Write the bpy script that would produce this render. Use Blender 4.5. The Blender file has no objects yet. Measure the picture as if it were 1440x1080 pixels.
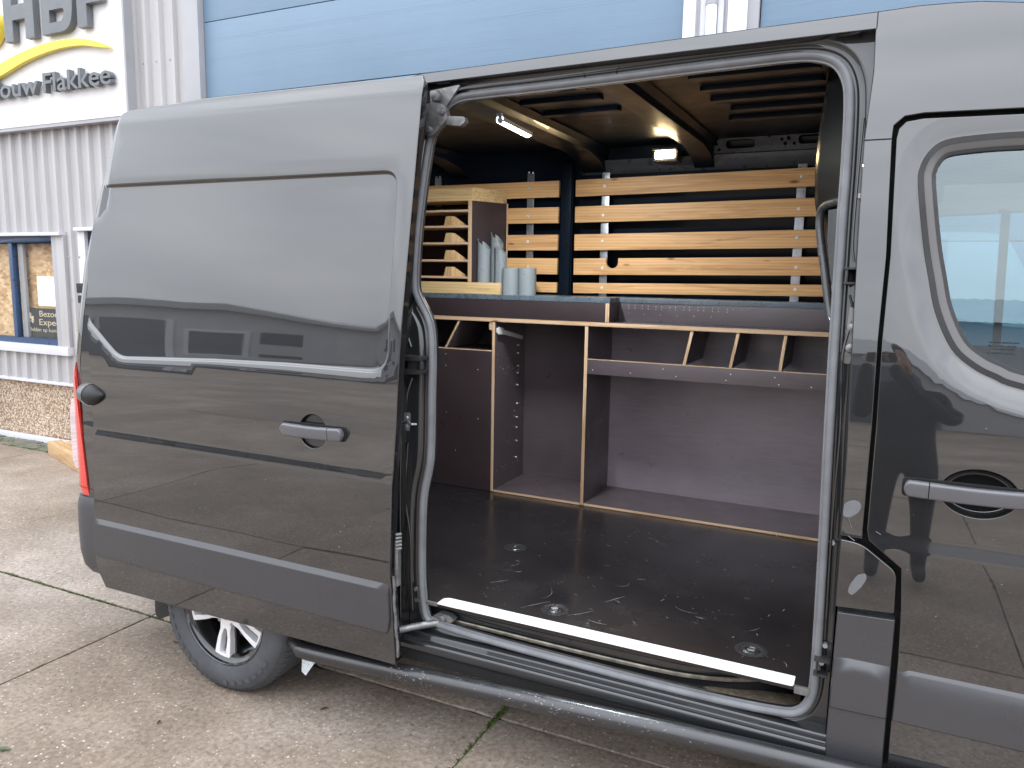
import bpy, bmesh, math, random
import numpy as np
from mathutils import Vector, Matrix
from mathutils.geometry import delaunay_2d_cdt

random.seed(7)
S = bpy.context.scene
C = S.collection
R_ = math.radians

# ------------------------------------------------------------------ camera
cd = bpy.data.cameras.new('camera'); cam = bpy.data.objects.new('camera', cd); C.objects.link(cam)
cd.sensor_fit = 'HORIZONTAL'; cd.sensor_width = 36; cd.lens = 27.01
cd.clip_start = 0.02; cd.clip_end = 2000
ex = (0.89921852, 0.43720728, 0.0159952)      # image right in world
up = (-0.07576564, 0.11961331, 0.98992536)    # image up
bk = (0.43088933, -0.89137111, 0.14068379)    # backwards
M = Matrix(((ex[0], up[0], bk[0], 0.0), (ex[1], up[1], bk[1], -2.25), (ex[2], up[2], bk[2], 1.76), (0, 0, 0, 1)))
cam.matrix_world = M
S.camera = cam

# ------------------------------------------------------------------ sky, sun, exposure
SUN_EL, SUN_AZ = R_(48), R_(158)
W = bpy.data.worlds.new('World'); S.world = W; W.use_nodes = True
nt = W.node_tree; nt.nodes.clear()
o = nt.nodes.new('ShaderNodeOutputWorld'); bg = nt.nodes.new('ShaderNodeBackground')
sky = nt.nodes.new('ShaderNodeTexSky'); sky.sky_type = 'NISHITA'; sky.sun_disc = False
sky.sun_elevation = SUN_EL; sky.sun_rotation = SUN_AZ; sky.air_density = 1.0; sky.dust_density = 1.0
hs = nt.nodes.new('ShaderNodeHueSaturation'); hs.inputs['Saturation'].default_value = 0.33
tc = nt.nodes.new('ShaderNodeTexCoord'); mp = nt.nodes.new('ShaderNodeMapping'); mp.inputs['Scale'].default_value = (1.0, 1.0, 3.2)
nz = nt.nodes.new('ShaderNodeTexNoise'); nz.inputs['Scale'].default_value = 2.6; nz.inputs['Detail'].default_value = 6; nz.inputs['Roughness'].default_value = 0.5
cr = nt.nodes.new('ShaderNodeValToRGB'); cr.color_ramp.elements[0].position = 0.3; cr.color_ramp.elements[1].position = 0.72
cr.color_ramp.elements[0].color = (0.78, 0.80, 0.84, 1); cr.color_ramp.elements[1].color = (1.12, 1.11, 1.10, 1)
mx = nt.nodes.new('ShaderNodeMix'); mx.data_type = 'RGBA'; mx.blend_type = 'MULTIPLY'; mx.inputs[0].default_value = 1.0
L_ = nt.links.new
L_(sky.outputs[0], hs.inputs['Color']); L_(tc.outputs['Generated'], mp.inputs[0]); L_(mp.outputs[0], nz.inputs['Vector'])
deck = nt.nodes.new('ShaderNodeMix'); deck.data_type = 'RGBA'; deck.inputs[0].default_value = 0.88; deck.inputs[7].default_value = (10.3, 10.75, 11.5, 1)
# an overcast sky is brighter overhead than at the horizon
sx = nt.nodes.new('ShaderNodeSeparateXYZ'); L_(tc.outputs['Generated'], sx.inputs[0])
el = nt.nodes.new('ShaderNodeMapRange'); el.inputs[1].default_value = 0.0; el.inputs[2].default_value = 1.0; el.inputs[3].default_value = 0.68; el.inputs[4].default_value = 1.8; L_(sx.outputs[2], el.inputs[0])
cie = nt.nodes.new('ShaderNodeMix'); cie.data_type = 'RGBA'; cie.blend_type = 'MULTIPLY'; cie.inputs[0].default_value = 1.0; cie.inputs[6].default_value = deck.inputs[7].default_value; L_(el.outputs[0], cie.inputs[7]); L_(cie.outputs[2], deck.inputs[7])
L_(hs.outputs[0], deck.inputs[6])
L_(nz.outputs[0], cr.inputs[0]); L_(deck.outputs[2], mx.inputs[6]); L_(cr.outputs[0], mx.inputs[7])
L_(mx.outputs[2], bg.inputs[0]); bg.inputs[1].default_value = 0.14; L_(bg.outputs[0], o.inputs[0])
ld = bpy.data.lights.new('sun', 'SUN'); ld.energy = 0.5; ld.angle = R_(180); ld.color = (1, 0.97, 0.93)
sun = bpy.data.objects.new('sun', ld); C.objects.link(sun)
sd = Vector((math.sin(SUN_AZ) * math.cos(SUN_EL), math.cos(SUN_AZ) * math.cos(SUN_EL), math.sin(SUN_EL)))
sun.rotation_euler = (-sd).to_track_quat('-Z', 'Y').to_euler(); sun.location = sd * 60
S.view_settings.view_transform = 'Standard'; S.view_settings.look = 'None'
S.view_settings.exposure = 0.86; S.view_settings.gamma = 1; S.view_settings.use_curve_mapping = False

# ------------------------------------------------------------------ materials
def nodes(name):
    m = bpy.data.materials.new(name); m.use_nodes = True
    t = m.node_tree; return m, t, t.nodes['Principled BSDF']
def N(t, kind, **kw):
    n = t.nodes.new(kind)
    for k, v in kw.items():
        if k in n.inputs.keys() if isinstance(k, str) else False: n.inputs[k].default_value = v
        else: setattr(n, k, v)
    return n
def coords(t, scale=(1, 1, 1), kind='Object'):
    tc = t.nodes.new('ShaderNodeTexCoord'); mp = t.nodes.new('ShaderNodeMapping')
    mp.inputs['Scale'].default_value = scale; t.links.new(tc.outputs[kind], mp.inputs[0]); return mp.outputs[0]
def noise(t, v, scale, detail=4, rough=0.55, dist=0.0):
    n = t.nodes.new('ShaderNodeTexNoise'); n.inputs['Scale'].default_value = scale; n.inputs['Detail'].default_value = detail
    n.inputs['Roughness'].default_value = rough; n.inputs['Distortion'].default_value = dist; t.links.new(v, n.inputs['Vector']); return n.outputs[0]
def ramp(t, f, stops):
    r = t.nodes.new('ShaderNodeValToRGB'); e = r.color_ramp.elements
    while len(e) < len(stops): e.new(0.5)
    for k, (p, c) in enumerate(stops):
        e[k].position = p; e[k].color = (c[0], c[1], c[2], 1) if not isinstance(c, (int, float)) else (c, c, c, 1)
    t.links.new(f, r.inputs[0]); return r.outputs[0]
def mixc(t, f, a, b, mode='MIX'):
    m = t.nodes.new('ShaderNodeMix'); m.data_type = 'RGBA'; m.blend_type = mode
    for s, v in ((0, f), (6, a), (7, b)):
        if isinstance(v, (int, float)): m.inputs[s].default_value = v
        elif isinstance(v, tuple): m.inputs[s].default_value = (v[0], v[1], v[2], 1)
        else: t.links.new(v, m.inputs[s])
    return m.outputs[2]
def math_(t, op, a, b=0.0):
    m = t.nodes.new('ShaderNodeMath'); m.operation = op
    for s, v in ((0, a), (1, b)):
        if isinstance(v, (int, float)): m.inputs[s].default_value = v
        else: t.links.new(v, m.inputs[s])
    return m.outputs[0]
def bump(t, p, h, strength=0.3, dist=0.01):
    b = t.nodes.new('ShaderNodeBump'); b.inputs['Strength'].default_value = strength; b.inputs['Distance'].default_value = dist
    t.links.new(h, b.inputs['Height']); t.links.new(b.outputs[0], p.inputs['Normal'])
def simple(name, col, rough=0.5, metal=0.0, var=0.12, vs=6.0, bs=0.0, bscale=120, coat=0.0, ior=1.5, rvar=0.1):
    m, t, p = nodes(name); v = coords(t)
    n = noise(t, v, vs, 5)
    a = tuple(c * (1 - var) for c in col); b = tuple(min(1, c * (1 + var)) for c in col)
    t.links.new(ramp(t, n, [(0.3, a), (0.7, b)]), p.inputs['Base Color'])
    n2 = noise(t, v, vs * 3.1, 4)
    t.links.new(ramp(t, n2, [(0.3, max(0.02, rough - rvar)), (0.7, min(1, rough + rvar))]), p.inputs['Roughness'])
    p.inputs['Metallic'].default_value = metal; p.inputs['IOR'].default_value = ior; p.inputs['Coat Weight'].default_value = coat
    if bs: bump(t, p, noise(t, v, bscale, 3), bs, 0.002)
    return m

def paint_mat(name, col=(0.0055, 0.006, 0.007), coat_ior=1.95, orange=0.008):
    m, t, p = nodes(name); v = coords(t)
    n = noise(t, v, 2.0, 4)
    t.links.new(ramp(t, n, [(0.3, tuple(c * 0.85 for c in col)), (0.7, tuple(c * 1.2 for c in col))]), p.inputs['Base Color'])
    p.inputs['Metallic'].default_value = 0.0; p.inputs['Roughness'].default_value = 0.5; p.inputs['IOR'].default_value = 1.3
    p.inputs['Coat Weight'].default_value = 1.0; p.inputs['Coat IOR'].default_value = coat_ior
    d = noise(t, v, 9.0, 6, 0.62)                      # thin film of road dust dulls the lacquer in patches
    t.links.new(ramp(t, d, [(0.35, 0.012), (0.75, 0.035)]), p.inputs['Coat Roughness'])
    b = t.nodes.new('ShaderNodeBump'); b.inputs['Strength'].default_value = orange; b.inputs['Distance'].default_value = 0.004
    t.links.new(noise(t, v, 3.5, 2), b.inputs['Height']); t.links.new(b.outputs[0], p.inputs['Coat Normal'])
    return m
PAINT = paint_mat('black_paint')
JAMB = paint_mat('jamb_paint', (0.010, 0.011, 0.0125), 1.6, 0.05)
INNER = simple('interior_paint', (0.0034, 0.0068, 0.0135), 0.34, var=0.15, vs=3, coat=0.1, ior=1.28, rvar=0.06)
PLASTIC = simple('trim_plastic', (0.036, 0.036, 0.040), 0.30, var=0.04, vs=3, ior=1.6, rvar=0.05)
BUMPER = simple('bumper_plastic', (0.045, 0.045, 0.049), 0.42, var=0.05, vs=3, rvar=0.05)
GREYPAINT = simple('handle_paint', (0.085, 0.086, 0.095), 0.30, metal=0.0, var=0.02, vs=2, coat=0.5, rvar=0.01)
RUBBER = simple('seal_rubber', (0.135, 0.139, 0.148), 0.50, var=0.15, vs=14, rvar=0.06, ior=1.45)
DRUBBER = simple('dark_rubber', (0.018, 0.018, 0.019), 0.55, var=0.2)
TYRE = simple('tyre_rubber', (0.052, 0.055, 0.061), 0.6, var=0.22, vs=10, bs=0.2, bscale=200)
BLACK = simple('matt_black', (0.012, 0.012, 0.013), 0.6)
GAP = simple('gap_black', (0.004, 0.004, 0.004), 0.9)
BAR = simple('bar_powdercoat', (0.016, 0.016, 0.018), 0.30, var=0.15, ior=1.65, rvar=0.06)
GALV = simple('galvanised_steel', (0.42, 0.43, 0.45), 0.38, metal=0.85, var=0.2, vs=25, rvar=0.12)
DULLMETAL = simple('worn_metal', (0.20, 0.20, 0.20), 0.45, metal=0.7, var=0.35, vs=40, rvar=0.15)
TRACKM = simple('track_steel', (0.30, 0.27, 0.22), 0.42, metal=0.8, var=0.4, vs=30, rvar=0.15)
ALLOY = simple('machined_alloy', (0.80, 0.80, 0.82), 0.36, metal=0.3, var=0.06, rvar=0.06)
RIMBLACK = simple('rim_black', (0.012, 0.012, 0.013), 0.22, coat=0.8)
STRIPW = simple('white_strip', (0.78, 0.78, 0.77), 0.45, var=0.04, vs=20)
WHITEP = simple('white_paint', (0.80, 0.80, 0.80), 0.4, var=0.03)
SIGNW = simple('sign_white', (0.72, 0.72, 0.73), 0.35, var=0.02, vs=1.5)
SIGNG = simple('sign_grey', (0.125, 0.135, 0.145), 0.4, var=0.05)
SIGNY = simple('sign_yellow', (0.80, 0.62, 0.06), 0.4, var=0.05)
TRIMG = simple('flashing_grey', (0.34, 0.34, 0.36), 0.42, var=0.06, vs=3)
TRIML = simple('flashing_light', (0.56, 0.56, 0.59), 0.42, var=0.05, vs=3)
BLUEF = simple('window_blue', (0.030, 0.062, 0.135), 0.35, var=0.12)
PVC = simple('grey_pvc', (0.25, 0.27, 0.28), 0.36, var=0.06, vs=8)
LEDGE = simple('ledge_laminate', (0.095, 0.118, 0.142), 0.30, var=0.2, vs=9, ior=1.7, rvar=0.1)
PRIMER = simple('grey_primer', (0.115, 0.12, 0.128), 0.6, var=0.1, vs=30)
SCRATCH = simple('scuff', (0.36, 0.35, 0.35), 0.7, var=0.3, vs=60)
SCREW = simple('screw_zinc', (0.78, 0.77, 0.74), 0.35, metal=0.2)
SOIL = simple('joint_soil', (0.040, 0.034, 0.024), 0.95, var=0.5, vs=25, bs=0.6, bscale=90)
MOSS = simple('moss', (0.075, 0.12, 0.022), 0.9, var=0.5, vs=40)
LEAFM = simple('leaf_green', (0.06, 0.09, 0.04), 0.6, var=0.4, vs=60)
COPPER = simple('red_wire', (0.28, 0.10, 0.08), 0.45)
SEATF = simple('seat_fabric', (0.02, 0.02, 0.023), 0.85, bs=0.3)
DASH = simple('cab_plastic', (0.035, 0.036, 0.038), 0.6)

def emis(name, col, s):
    m, t, p = nodes(name); p.inputs['Base Color'].default_value = (*col, 1)
    p.inputs['Emission Color'].default_value = (*col, 1); p.inputs['Emission Strength'].default_value = s; return m
LEDW = emis('led_cool', (0.86, 0.95, 1.0), 800.0)
LEDY = emis('led_warm', (1.0, 0.74, 0.40), 70.0)

def glass_mat(name, tint, ior=1.5):
    m, t, p = nodes(name)
    tr = t.nodes.new('ShaderNodeBsdfTransparent'); tr.inputs[0].default_value = (*tint, 1)
    gl = t.nodes.new('ShaderNodeBsdfGlossy'); gl.inputs['Roughness'].default_value = 0.0; gl.inputs[0].default_value = (0.86, 0.98, 1, 1)
    lw = t.nodes.new('ShaderNodeLayerWeight'); lw.inputs[0].default_value = 0.5; f0 = ((ior - 1) / (ior + 1)) ** 2
    sch = math_(t, 'ADD', math_(t, 'MULTIPLY', math_(t, 'POWER', lw.outputs['Facing'], 5.0), 1 - f0), f0)
    ms = t.nodes.new('ShaderNodeMixShader'); out = t.nodes['Material Output']
    t.links.new(sch, ms.inputs[0]); t.links.new(tr.outputs[0], ms.inputs[1]); t.links.new(gl.outputs[0], ms.inputs[2]); t.links.new(ms.outputs[0], out.inputs[0])
    t.nodes.remove(p); return m
CABGLASS = glass_mat('tinted_glass', (0.70, 0.90, 0.93), 2.35)
PANE = glass_mat('window_glass', (0.93, 0.95, 0.94), 1.45)

def lens_mat(name, col, rough=0.12):
    m, t, p = nodes(name); v = coords(t, (1, 1, 40)); n = noise(t, v, 4, 2)
    t.links.new(ramp(t, n, [(0.3, tuple(c * 0.8 for c in col)), (0.7, tuple(min(1, c * 1.15) for c in col))]), p.inputs['Base Color'])
    p.inputs['Roughness'].default_value = rough; p.inputs['Coat Weight'].default_value = 1.0
    p.inputs['Subsurface Weight'].default_value = 0.15; p.inputs['Subsurface Radius'].default_value = (0.02, 0.01, 0.01); return m
REDL = lens_mat('red_lens', (0.62, 0.030, 0.018)); CLEARL = lens_mat('clear_lens', (0.70, 0.66, 0.66))

def pine(name, axis=0, base=(0.75, 0.415, 0.175)):
    m, t, p = nodes(name)
    oi = t.nodes.new('ShaderNodeObjectInfo'); tc = t.nodes.new('ShaderNodeTexCoord')
    ad = t.nodes.new('ShaderNodeVectorMath'); ad.operation = 'MULTIPLY_ADD'; ad.inputs[1].default_value = (1, 1, 1)
    sc = t.nodes.new('ShaderNodeVectorMath'); sc.operation = 'SCALE'; sc.inputs[0].default_value = (7.3, 3.1, 5.7); t.links.new(oi.outputs['Random'], sc.inputs['Scale'])
    t.links.new(tc.outputs['Object'], ad.inputs[0]); t.links.new(sc.outputs[0], ad.inputs[2])
    mp = t.nodes.new('ShaderNodeMapping'); s = [9.0, 9.0, 9.0]; s[axis] = 0.55; mp.inputs['Scale'].default_value = s; t.links.new(ad.outputs[0], mp.inputs[0])
    g = noise(t, mp.outputs[0], 3.0, 8, 0.6, 1.2)
    w = t.nodes.new('ShaderNodeTexWave'); w.wave_type = 'BANDS'; w.bands_direction = 'Z' if axis != 2 else 'X'
    w.inputs['Scale'].default_value = 2.2; w.inputs['Distortion'].default_value = 7; w.inputs['Detail'].default_value = 3; w.inputs['Detail Scale'].default_value = 0.6
    t.links.new(mp.outputs[0], w.inputs['Vector'])
    dk = tuple(c * f for c, f in zip(base, (0.62, 0.52, 0.42))); lt = tuple(c * 1.12 for c in base)
    c1 = ramp(t, g, [(0.28, dk), (0.5, base), (0.75, lt)])
    c2 = mixc(t, math_(t, 'MULTIPLY', w.outputs[1], 0.32), c1, dk)
    vo = t.nodes.new('ShaderNodeTexVoronoi'); vo.inputs['Scale'].default_value = 1.0
    mk = t.nodes.new('ShaderNodeMapping'); s2 = [9.0, 9.0, 13.0]; s2[axis] = 4.2; mk.inputs['Scale'].default_value = s2; t.links.new(ad.outputs[0], mk.inputs[0]); t.links.new(mk.outputs[0], vo.inputs['Vector'])
    k = ramp(t, vo.outputs['Distance'], [(0.05, 1.0), (0.13, 0.0)])
    sep = t.nodes.new('ShaderNodeSeparateColor'); t.links.new(vo.outputs['Color'], sep.inputs[0])
    kk = math_(t, 'MULTIPLY', k, math_(t, 'GREATER_THAN', sep.outputs[0], 0.66))
    c3 = mixc(t, kk, c2, (0.17, 0.070, 0.025))
    t.links.new(c3, p.inputs['Base Color']); p.inputs['Roughness'].default_value = 0.55
    bump(t, p, g, 0.25, 0.002); return m
PINE = pine('pine_slat', 0); PINEV = pine('pine_block', 2, (0.58, 0.37, 0.18)); PINEL = pine('pine_light', 0, (0.66, 0.45, 0.22))
PLYEDGE = pine('plywood_edge', 0, (0.62, 0.42, 0.26)); PLYEDGEV = pine('plywood_edge_upright', 2, (0.62, 0.42, 0.26))
TIMBER = pine('timber', 0, (0.50, 0.33, 0.17))

def film_ply(name, c0, c1, rough, scuff=0.5, spec=1.5, seed=0.0):
    m, t, p = nodes(name); v = coords(t)
    a = noise(t, v, 1.8, 6, 0.6); b = noise(t, coords(t, (3, 3, 60)), 3.0, 5, 0.6)
    col = mixc(t, 0.35, ramp(t, a, [(0.3, c0), (0.7, c1)]), ramp(t, b, [(0.3, c0), (0.72, c1)]))
    s = noise(t, coords(t, (2, 2, 16)), 7.0, 9, 0.72, 0.6)
    sm = math_(t, 'MULTIPLY', ramp(t, s, [(0.62, 0.0), (0.80, 1.0)]), ramp(t, noise(t, v, 2.6, 3), [(0.45, 0.0), (0.65, scuff)]))
    col = mixc(t, sm, col, (0.16, 0.14, 0.135))
    t.links.new(col, p.inputs['Base Color']); p.inputs['IOR'].default_value = spec
    t.links.new(ramp(t, noise(t, v, 5, 6), [(0.3, rough - 0.07), (0.7, rough + 0.1)]), p.inputs['Roughness'])
    bump(t, p, noise(t, v, 260, 2), 0.05, 0.001); return m
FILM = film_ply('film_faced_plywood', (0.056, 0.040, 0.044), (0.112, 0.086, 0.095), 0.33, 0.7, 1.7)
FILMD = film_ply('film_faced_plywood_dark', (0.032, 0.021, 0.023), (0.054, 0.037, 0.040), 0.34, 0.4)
FILML = film_ply('film_faced_plywood_worn_sheen', (0.16, 0.12, 0.14), (0.30, 0.25, 0.28), 0.33, 0.8, 1.7)  # scuffed board; sheen of outside light put into its lighter colour
FLOORM = film_ply('floor_plywood', (0.010, 0.009, 0.010), (0.021, 0.018, 0.019), 0.22, 0.5, 1.5)

def concrete_mat(name, per_object=True):
    m, t, p = nodes(name)
    tc = t.nodes.new('ShaderNodeTexCoord'); geo = t.nodes.new('ShaderNodeNewGeometry')
    v = geo.outputs['Position']
    big = noise(t, v, 0.55, 7, 0.62, 0.4); mid = noise(t, v, 3.2, 8, 0.68); fine = noise(t, v, 46, 6, 0.7)
    col = ramp(t, big, [(0.30, (0.150, 0.112, 0.080)), (0.5, (0.245, 0.198, 0.158)), (0.70, (0.345, 0.297, 0.257))])
    col = mixc(t, 0.55, col, ramp(t, mid, [(0.3, (0.60, 0.57, 0.54)), (0.7, (1.25, 1.25, 1.25))]), 'MULTIPLY')
    col = mixc(t, 0.8, col, ramp(t, fine, [(0.28, (0.42, 0.40, 0.37)), (0.72, (1.6, 1.6, 1.58))]), 'MULTIPLY')
    if per_object:
        oi = t.nodes.new('ShaderNodeObjectInfo')
        col = mixc(t, 1.0, col, ramp(t, oi.outputs['Random'], [(0.0, (0.86, 0.86, 0.87)), (1.0, (1.16, 1.15, 1.14))]), 'MULTIPLY')
    vo = t.nodes.new('ShaderNodeTexVoronoi'); vo.inputs['Scale'].default_value = 58; t.links.new(v, vo.inputs['Vector'])
    sep = t.nodes.new('ShaderNodeSeparateColor'); t.links.new(vo.outputs['Color'], sep.inputs[0])
    peb = math_(t, 'MULTIPLY', ramp(t, vo.outputs['Distance'], [(0.18, 1.0), (0.34, 0.0)]), math_(t, 'GREATER_THAN', sep.outputs[0], 0.62))
    peb = math_(t, 'MULTIPLY', peb, ramp(t, noise(t, v, 1.3, 5), [(0.36, 0.35), (0.60, 1.0)]))
    pc = ramp(t, sep.outputs[1], [(0.0, (0.07, 0.06, 0.05)), (0.35, (0.30, 0.25, 0.20)), (0.8, (0.66, 0.62, 0.56)), (1.0, (0.46, 0.28, 0.14))])
    col = mixc(t, math_(t, 'MULTIPLY', peb, 0.8), col, pc)
    vo2 = t.nodes.new('ShaderNodeTexVoronoi'); vo2.inputs['Scale'].default_value = 17; t.links.new(v, vo2.inputs['Vector'])
    sp2 = t.nodes.new('ShaderNodeSeparateColor'); t.links.new(vo2.outputs['Color'], sp2.inputs[0])
    pit = math_(t, 'MULTIPLY', ramp(t, vo2.outputs['Distance'], [(0.06, 1.0), (0.12, 0.0)]), math_(t, 'GREATER_THAN', sp2.outputs[2], 0.72))
    col = mixc(t, math_(t, 'MULTIPLY', pit, 0.7), col, (0.045, 0.036, 0.028))
    t.links.new(col, p.inputs['Base Color'])
    t.links.new(ramp(t, big, [(0.3, 0.50), (0.7, 0.82)]), p.inputs['Roughness'])
    h = math_(t, 'ADD', math_(t, 'MULTIPLY', peb, 0.5), math_(t, 'MULTIPLY', fine, 0.9))
    bump(t, p, h, 0.55, 0.004); return m
CONC = concrete_mat('yard_concrete'); CONCG = concrete_mat('yard_concrete_far', False)

def pebble_mat():
    m, t, p = nodes('pebble_dash'); v = coords(t)
    vo = t.nodes.new('ShaderNodeTexVoronoi'); vo.inputs['Scale'].default_value = 62; t.links.new(v, vo.inputs['Vector'])
    sep = t.nodes.new('ShaderNodeSeparateColor'); t.links.new(vo.outputs['Color'], sep.inputs[0])
    c = ramp(t, sep.outputs[0], [(0.0, (0.20, 0.12, 0.075)), (0.25, (0.36, 0.25, 0.16)), (0.5, (0.55, 0.42, 0.30)), (0.75, (0.66, 0.57, 0.46)), (1.0, (0.40, 0.26, 0.16))])
    c = mixc(t, ramp(t, vo.outputs['Distance'], [(0.45, 0.0), (0.75, 0.7)]), c, (0.16, 0.10, 0.07))
    c = mixc(t, 0.4, c, ramp(t, noise(t, v, 1.6, 4), [(0.3, (0.75, 0.75, 0.75)), (0.7, (1.2, 1.2, 1.2))]), 'MULTIPLY')
    t.links.new(c, p.inputs['Base Color']); p.inputs['Roughness'].default_value = 0.8
    bump(t, p, ramp(t, vo.outputs['Distance'], [(0.0, 1.0), (0.7, 0.0)]), 0.8, 0.006); return m
PEBBLE = pebble_mat()
def osb_mat():
    m, t, p = nodes('strand_board'); v = coords(t)
    vo = t.nodes.new('ShaderNodeTexVoronoi'); vo.inputs['Scale'].default_value = 1.0
    t.links.new(coords(t, (16, 16, 34)), vo.inputs['Vector'])
    sep = t.nodes.new('ShaderNodeSeparateColor'); t.links.new(vo.outputs['Color'], sep.inputs[0])
    c = ramp(t, sep.outputs[0], [(0.0, (0.40, 0.22, 0.10)), (0.4, (0.58, 0.37, 0.20)), (0.8, (0.70, 0.50, 0.31)), (1.0, (0.46, 0.27, 0.13))])
    c = mixc(t, 0.6, c, ramp(t, noise(t, v, 2.2, 5), [(0.3, (0.7, 0.66, 0.62)), (0.7, (1.3, 1.3, 1.3))]), 'MULTIPLY')
    t.links.new(c, p.inputs['Base Color']); p.inputs['Roughness'].default_value = 0.7; return m
OSB = osb_mat()
def clad_mat():
    m, t, p = nodes('cladding_paint'); v = coords(t)
    c = ramp(t, noise(t, coords(t, (6, 6, 0.6)), 2.0, 6, 0.6), [(0.3, (0.365, 0.357, 0.358)), (0.7, (0.43, 0.42, 0.422))])
    d = noise(t, v, 26, 5, 0.7); c = mixc(t, ramp(t, d, [(0.66, 0.0), (0.82, 0.3)]), c, (0.25, 0.23, 0.21))
    t.links.new(c, p.inputs['Base Color']); p.inputs['Roughness'].default_value = 0.42; return m
CLAD = clad_mat()
def bluedoor_mat():
    m, t, p = nodes('blue_door_paint'); v = coords(t)
    c = ramp(t, noise(t, v, 0.8, 4), [(0.3, (0.140, 0.215, 0.300)), (0.7, (0.168, 0.250, 0.345))])
    g = noise(t, coords(t, (0.7, 1, 34)), 3.0, 5, 0.6, 0.5)
    c = mixc(t, 0.22, c, ramp(t, g, [(0.3, (0.8, 0.8, 0.8)), (0.7, (1.15, 1.15, 1.15))]), 'MULTIPLY')
    t.links.new(c, p.inputs['Base Color']); p.inputs['Roughness'].default_value = 0.4
    bump(t, p, g, 0.18, 0.004); return m
BLUED = bluedoor_mat()
def paver_mat():
    m, t, p = nodes('mossy_paver'); geo = t.nodes.new('ShaderNodeNewGeometry'); v = geo.outputs['Position']
    c = ramp(t, noise(t, v, 9, 6, 0.6), [(0.3, (0.10, 0.095, 0.08)), (0.7, (0.21, 0.195, 0.17))])
    c = mixc(t, ramp(t, noise(t, v, 4, 7, 0.7), [(0.42, 0.0), (0.66, 0.8)]), c, (0.085, 0.105, 0.038))
    t.links.new(c, p.inputs['Base Color']); p.inputs['Roughness'].default_value = 0.85; bump(t, p, noise(t, v, 70, 5), 0.5, 0.004); return m
PAVER = paver_mat()
FARWALL = simple('far_cladding', (0.42, 0.42, 0.435), 0.6, var=0.1, vs=0.5)
FARROOF = simple('far_roof', (0.34, 0.35, 0.36), 0.6, var=0.1, vs=0.5)
FARDOOR = simple('far_door', (0.075, 0.088, 0.11), 0.5, var=0.1)
FARWIN = simple('far_glass', (0.03, 0.035, 0.04), 0.1, ior=1.5)
CLOTH = simple('dark_jacket', (0.022, 0.023, 0.028), 0.85, bs=0.3)
JEANS = simple('dark_trousers', (0.025, 0.028, 0.038), 0.85, bs=0.3)
SKIN = simple('skin', (0.44, 0.25, 0.18), 0.5, var=0.1)
HAIR = simple('dark_hair', (0.018, 0.013, 0.010), 0.6)
REDCAR = simple('dull_red_paint', (0.16, 0.022, 0.018), 0.35, coat=0.5)

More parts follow.
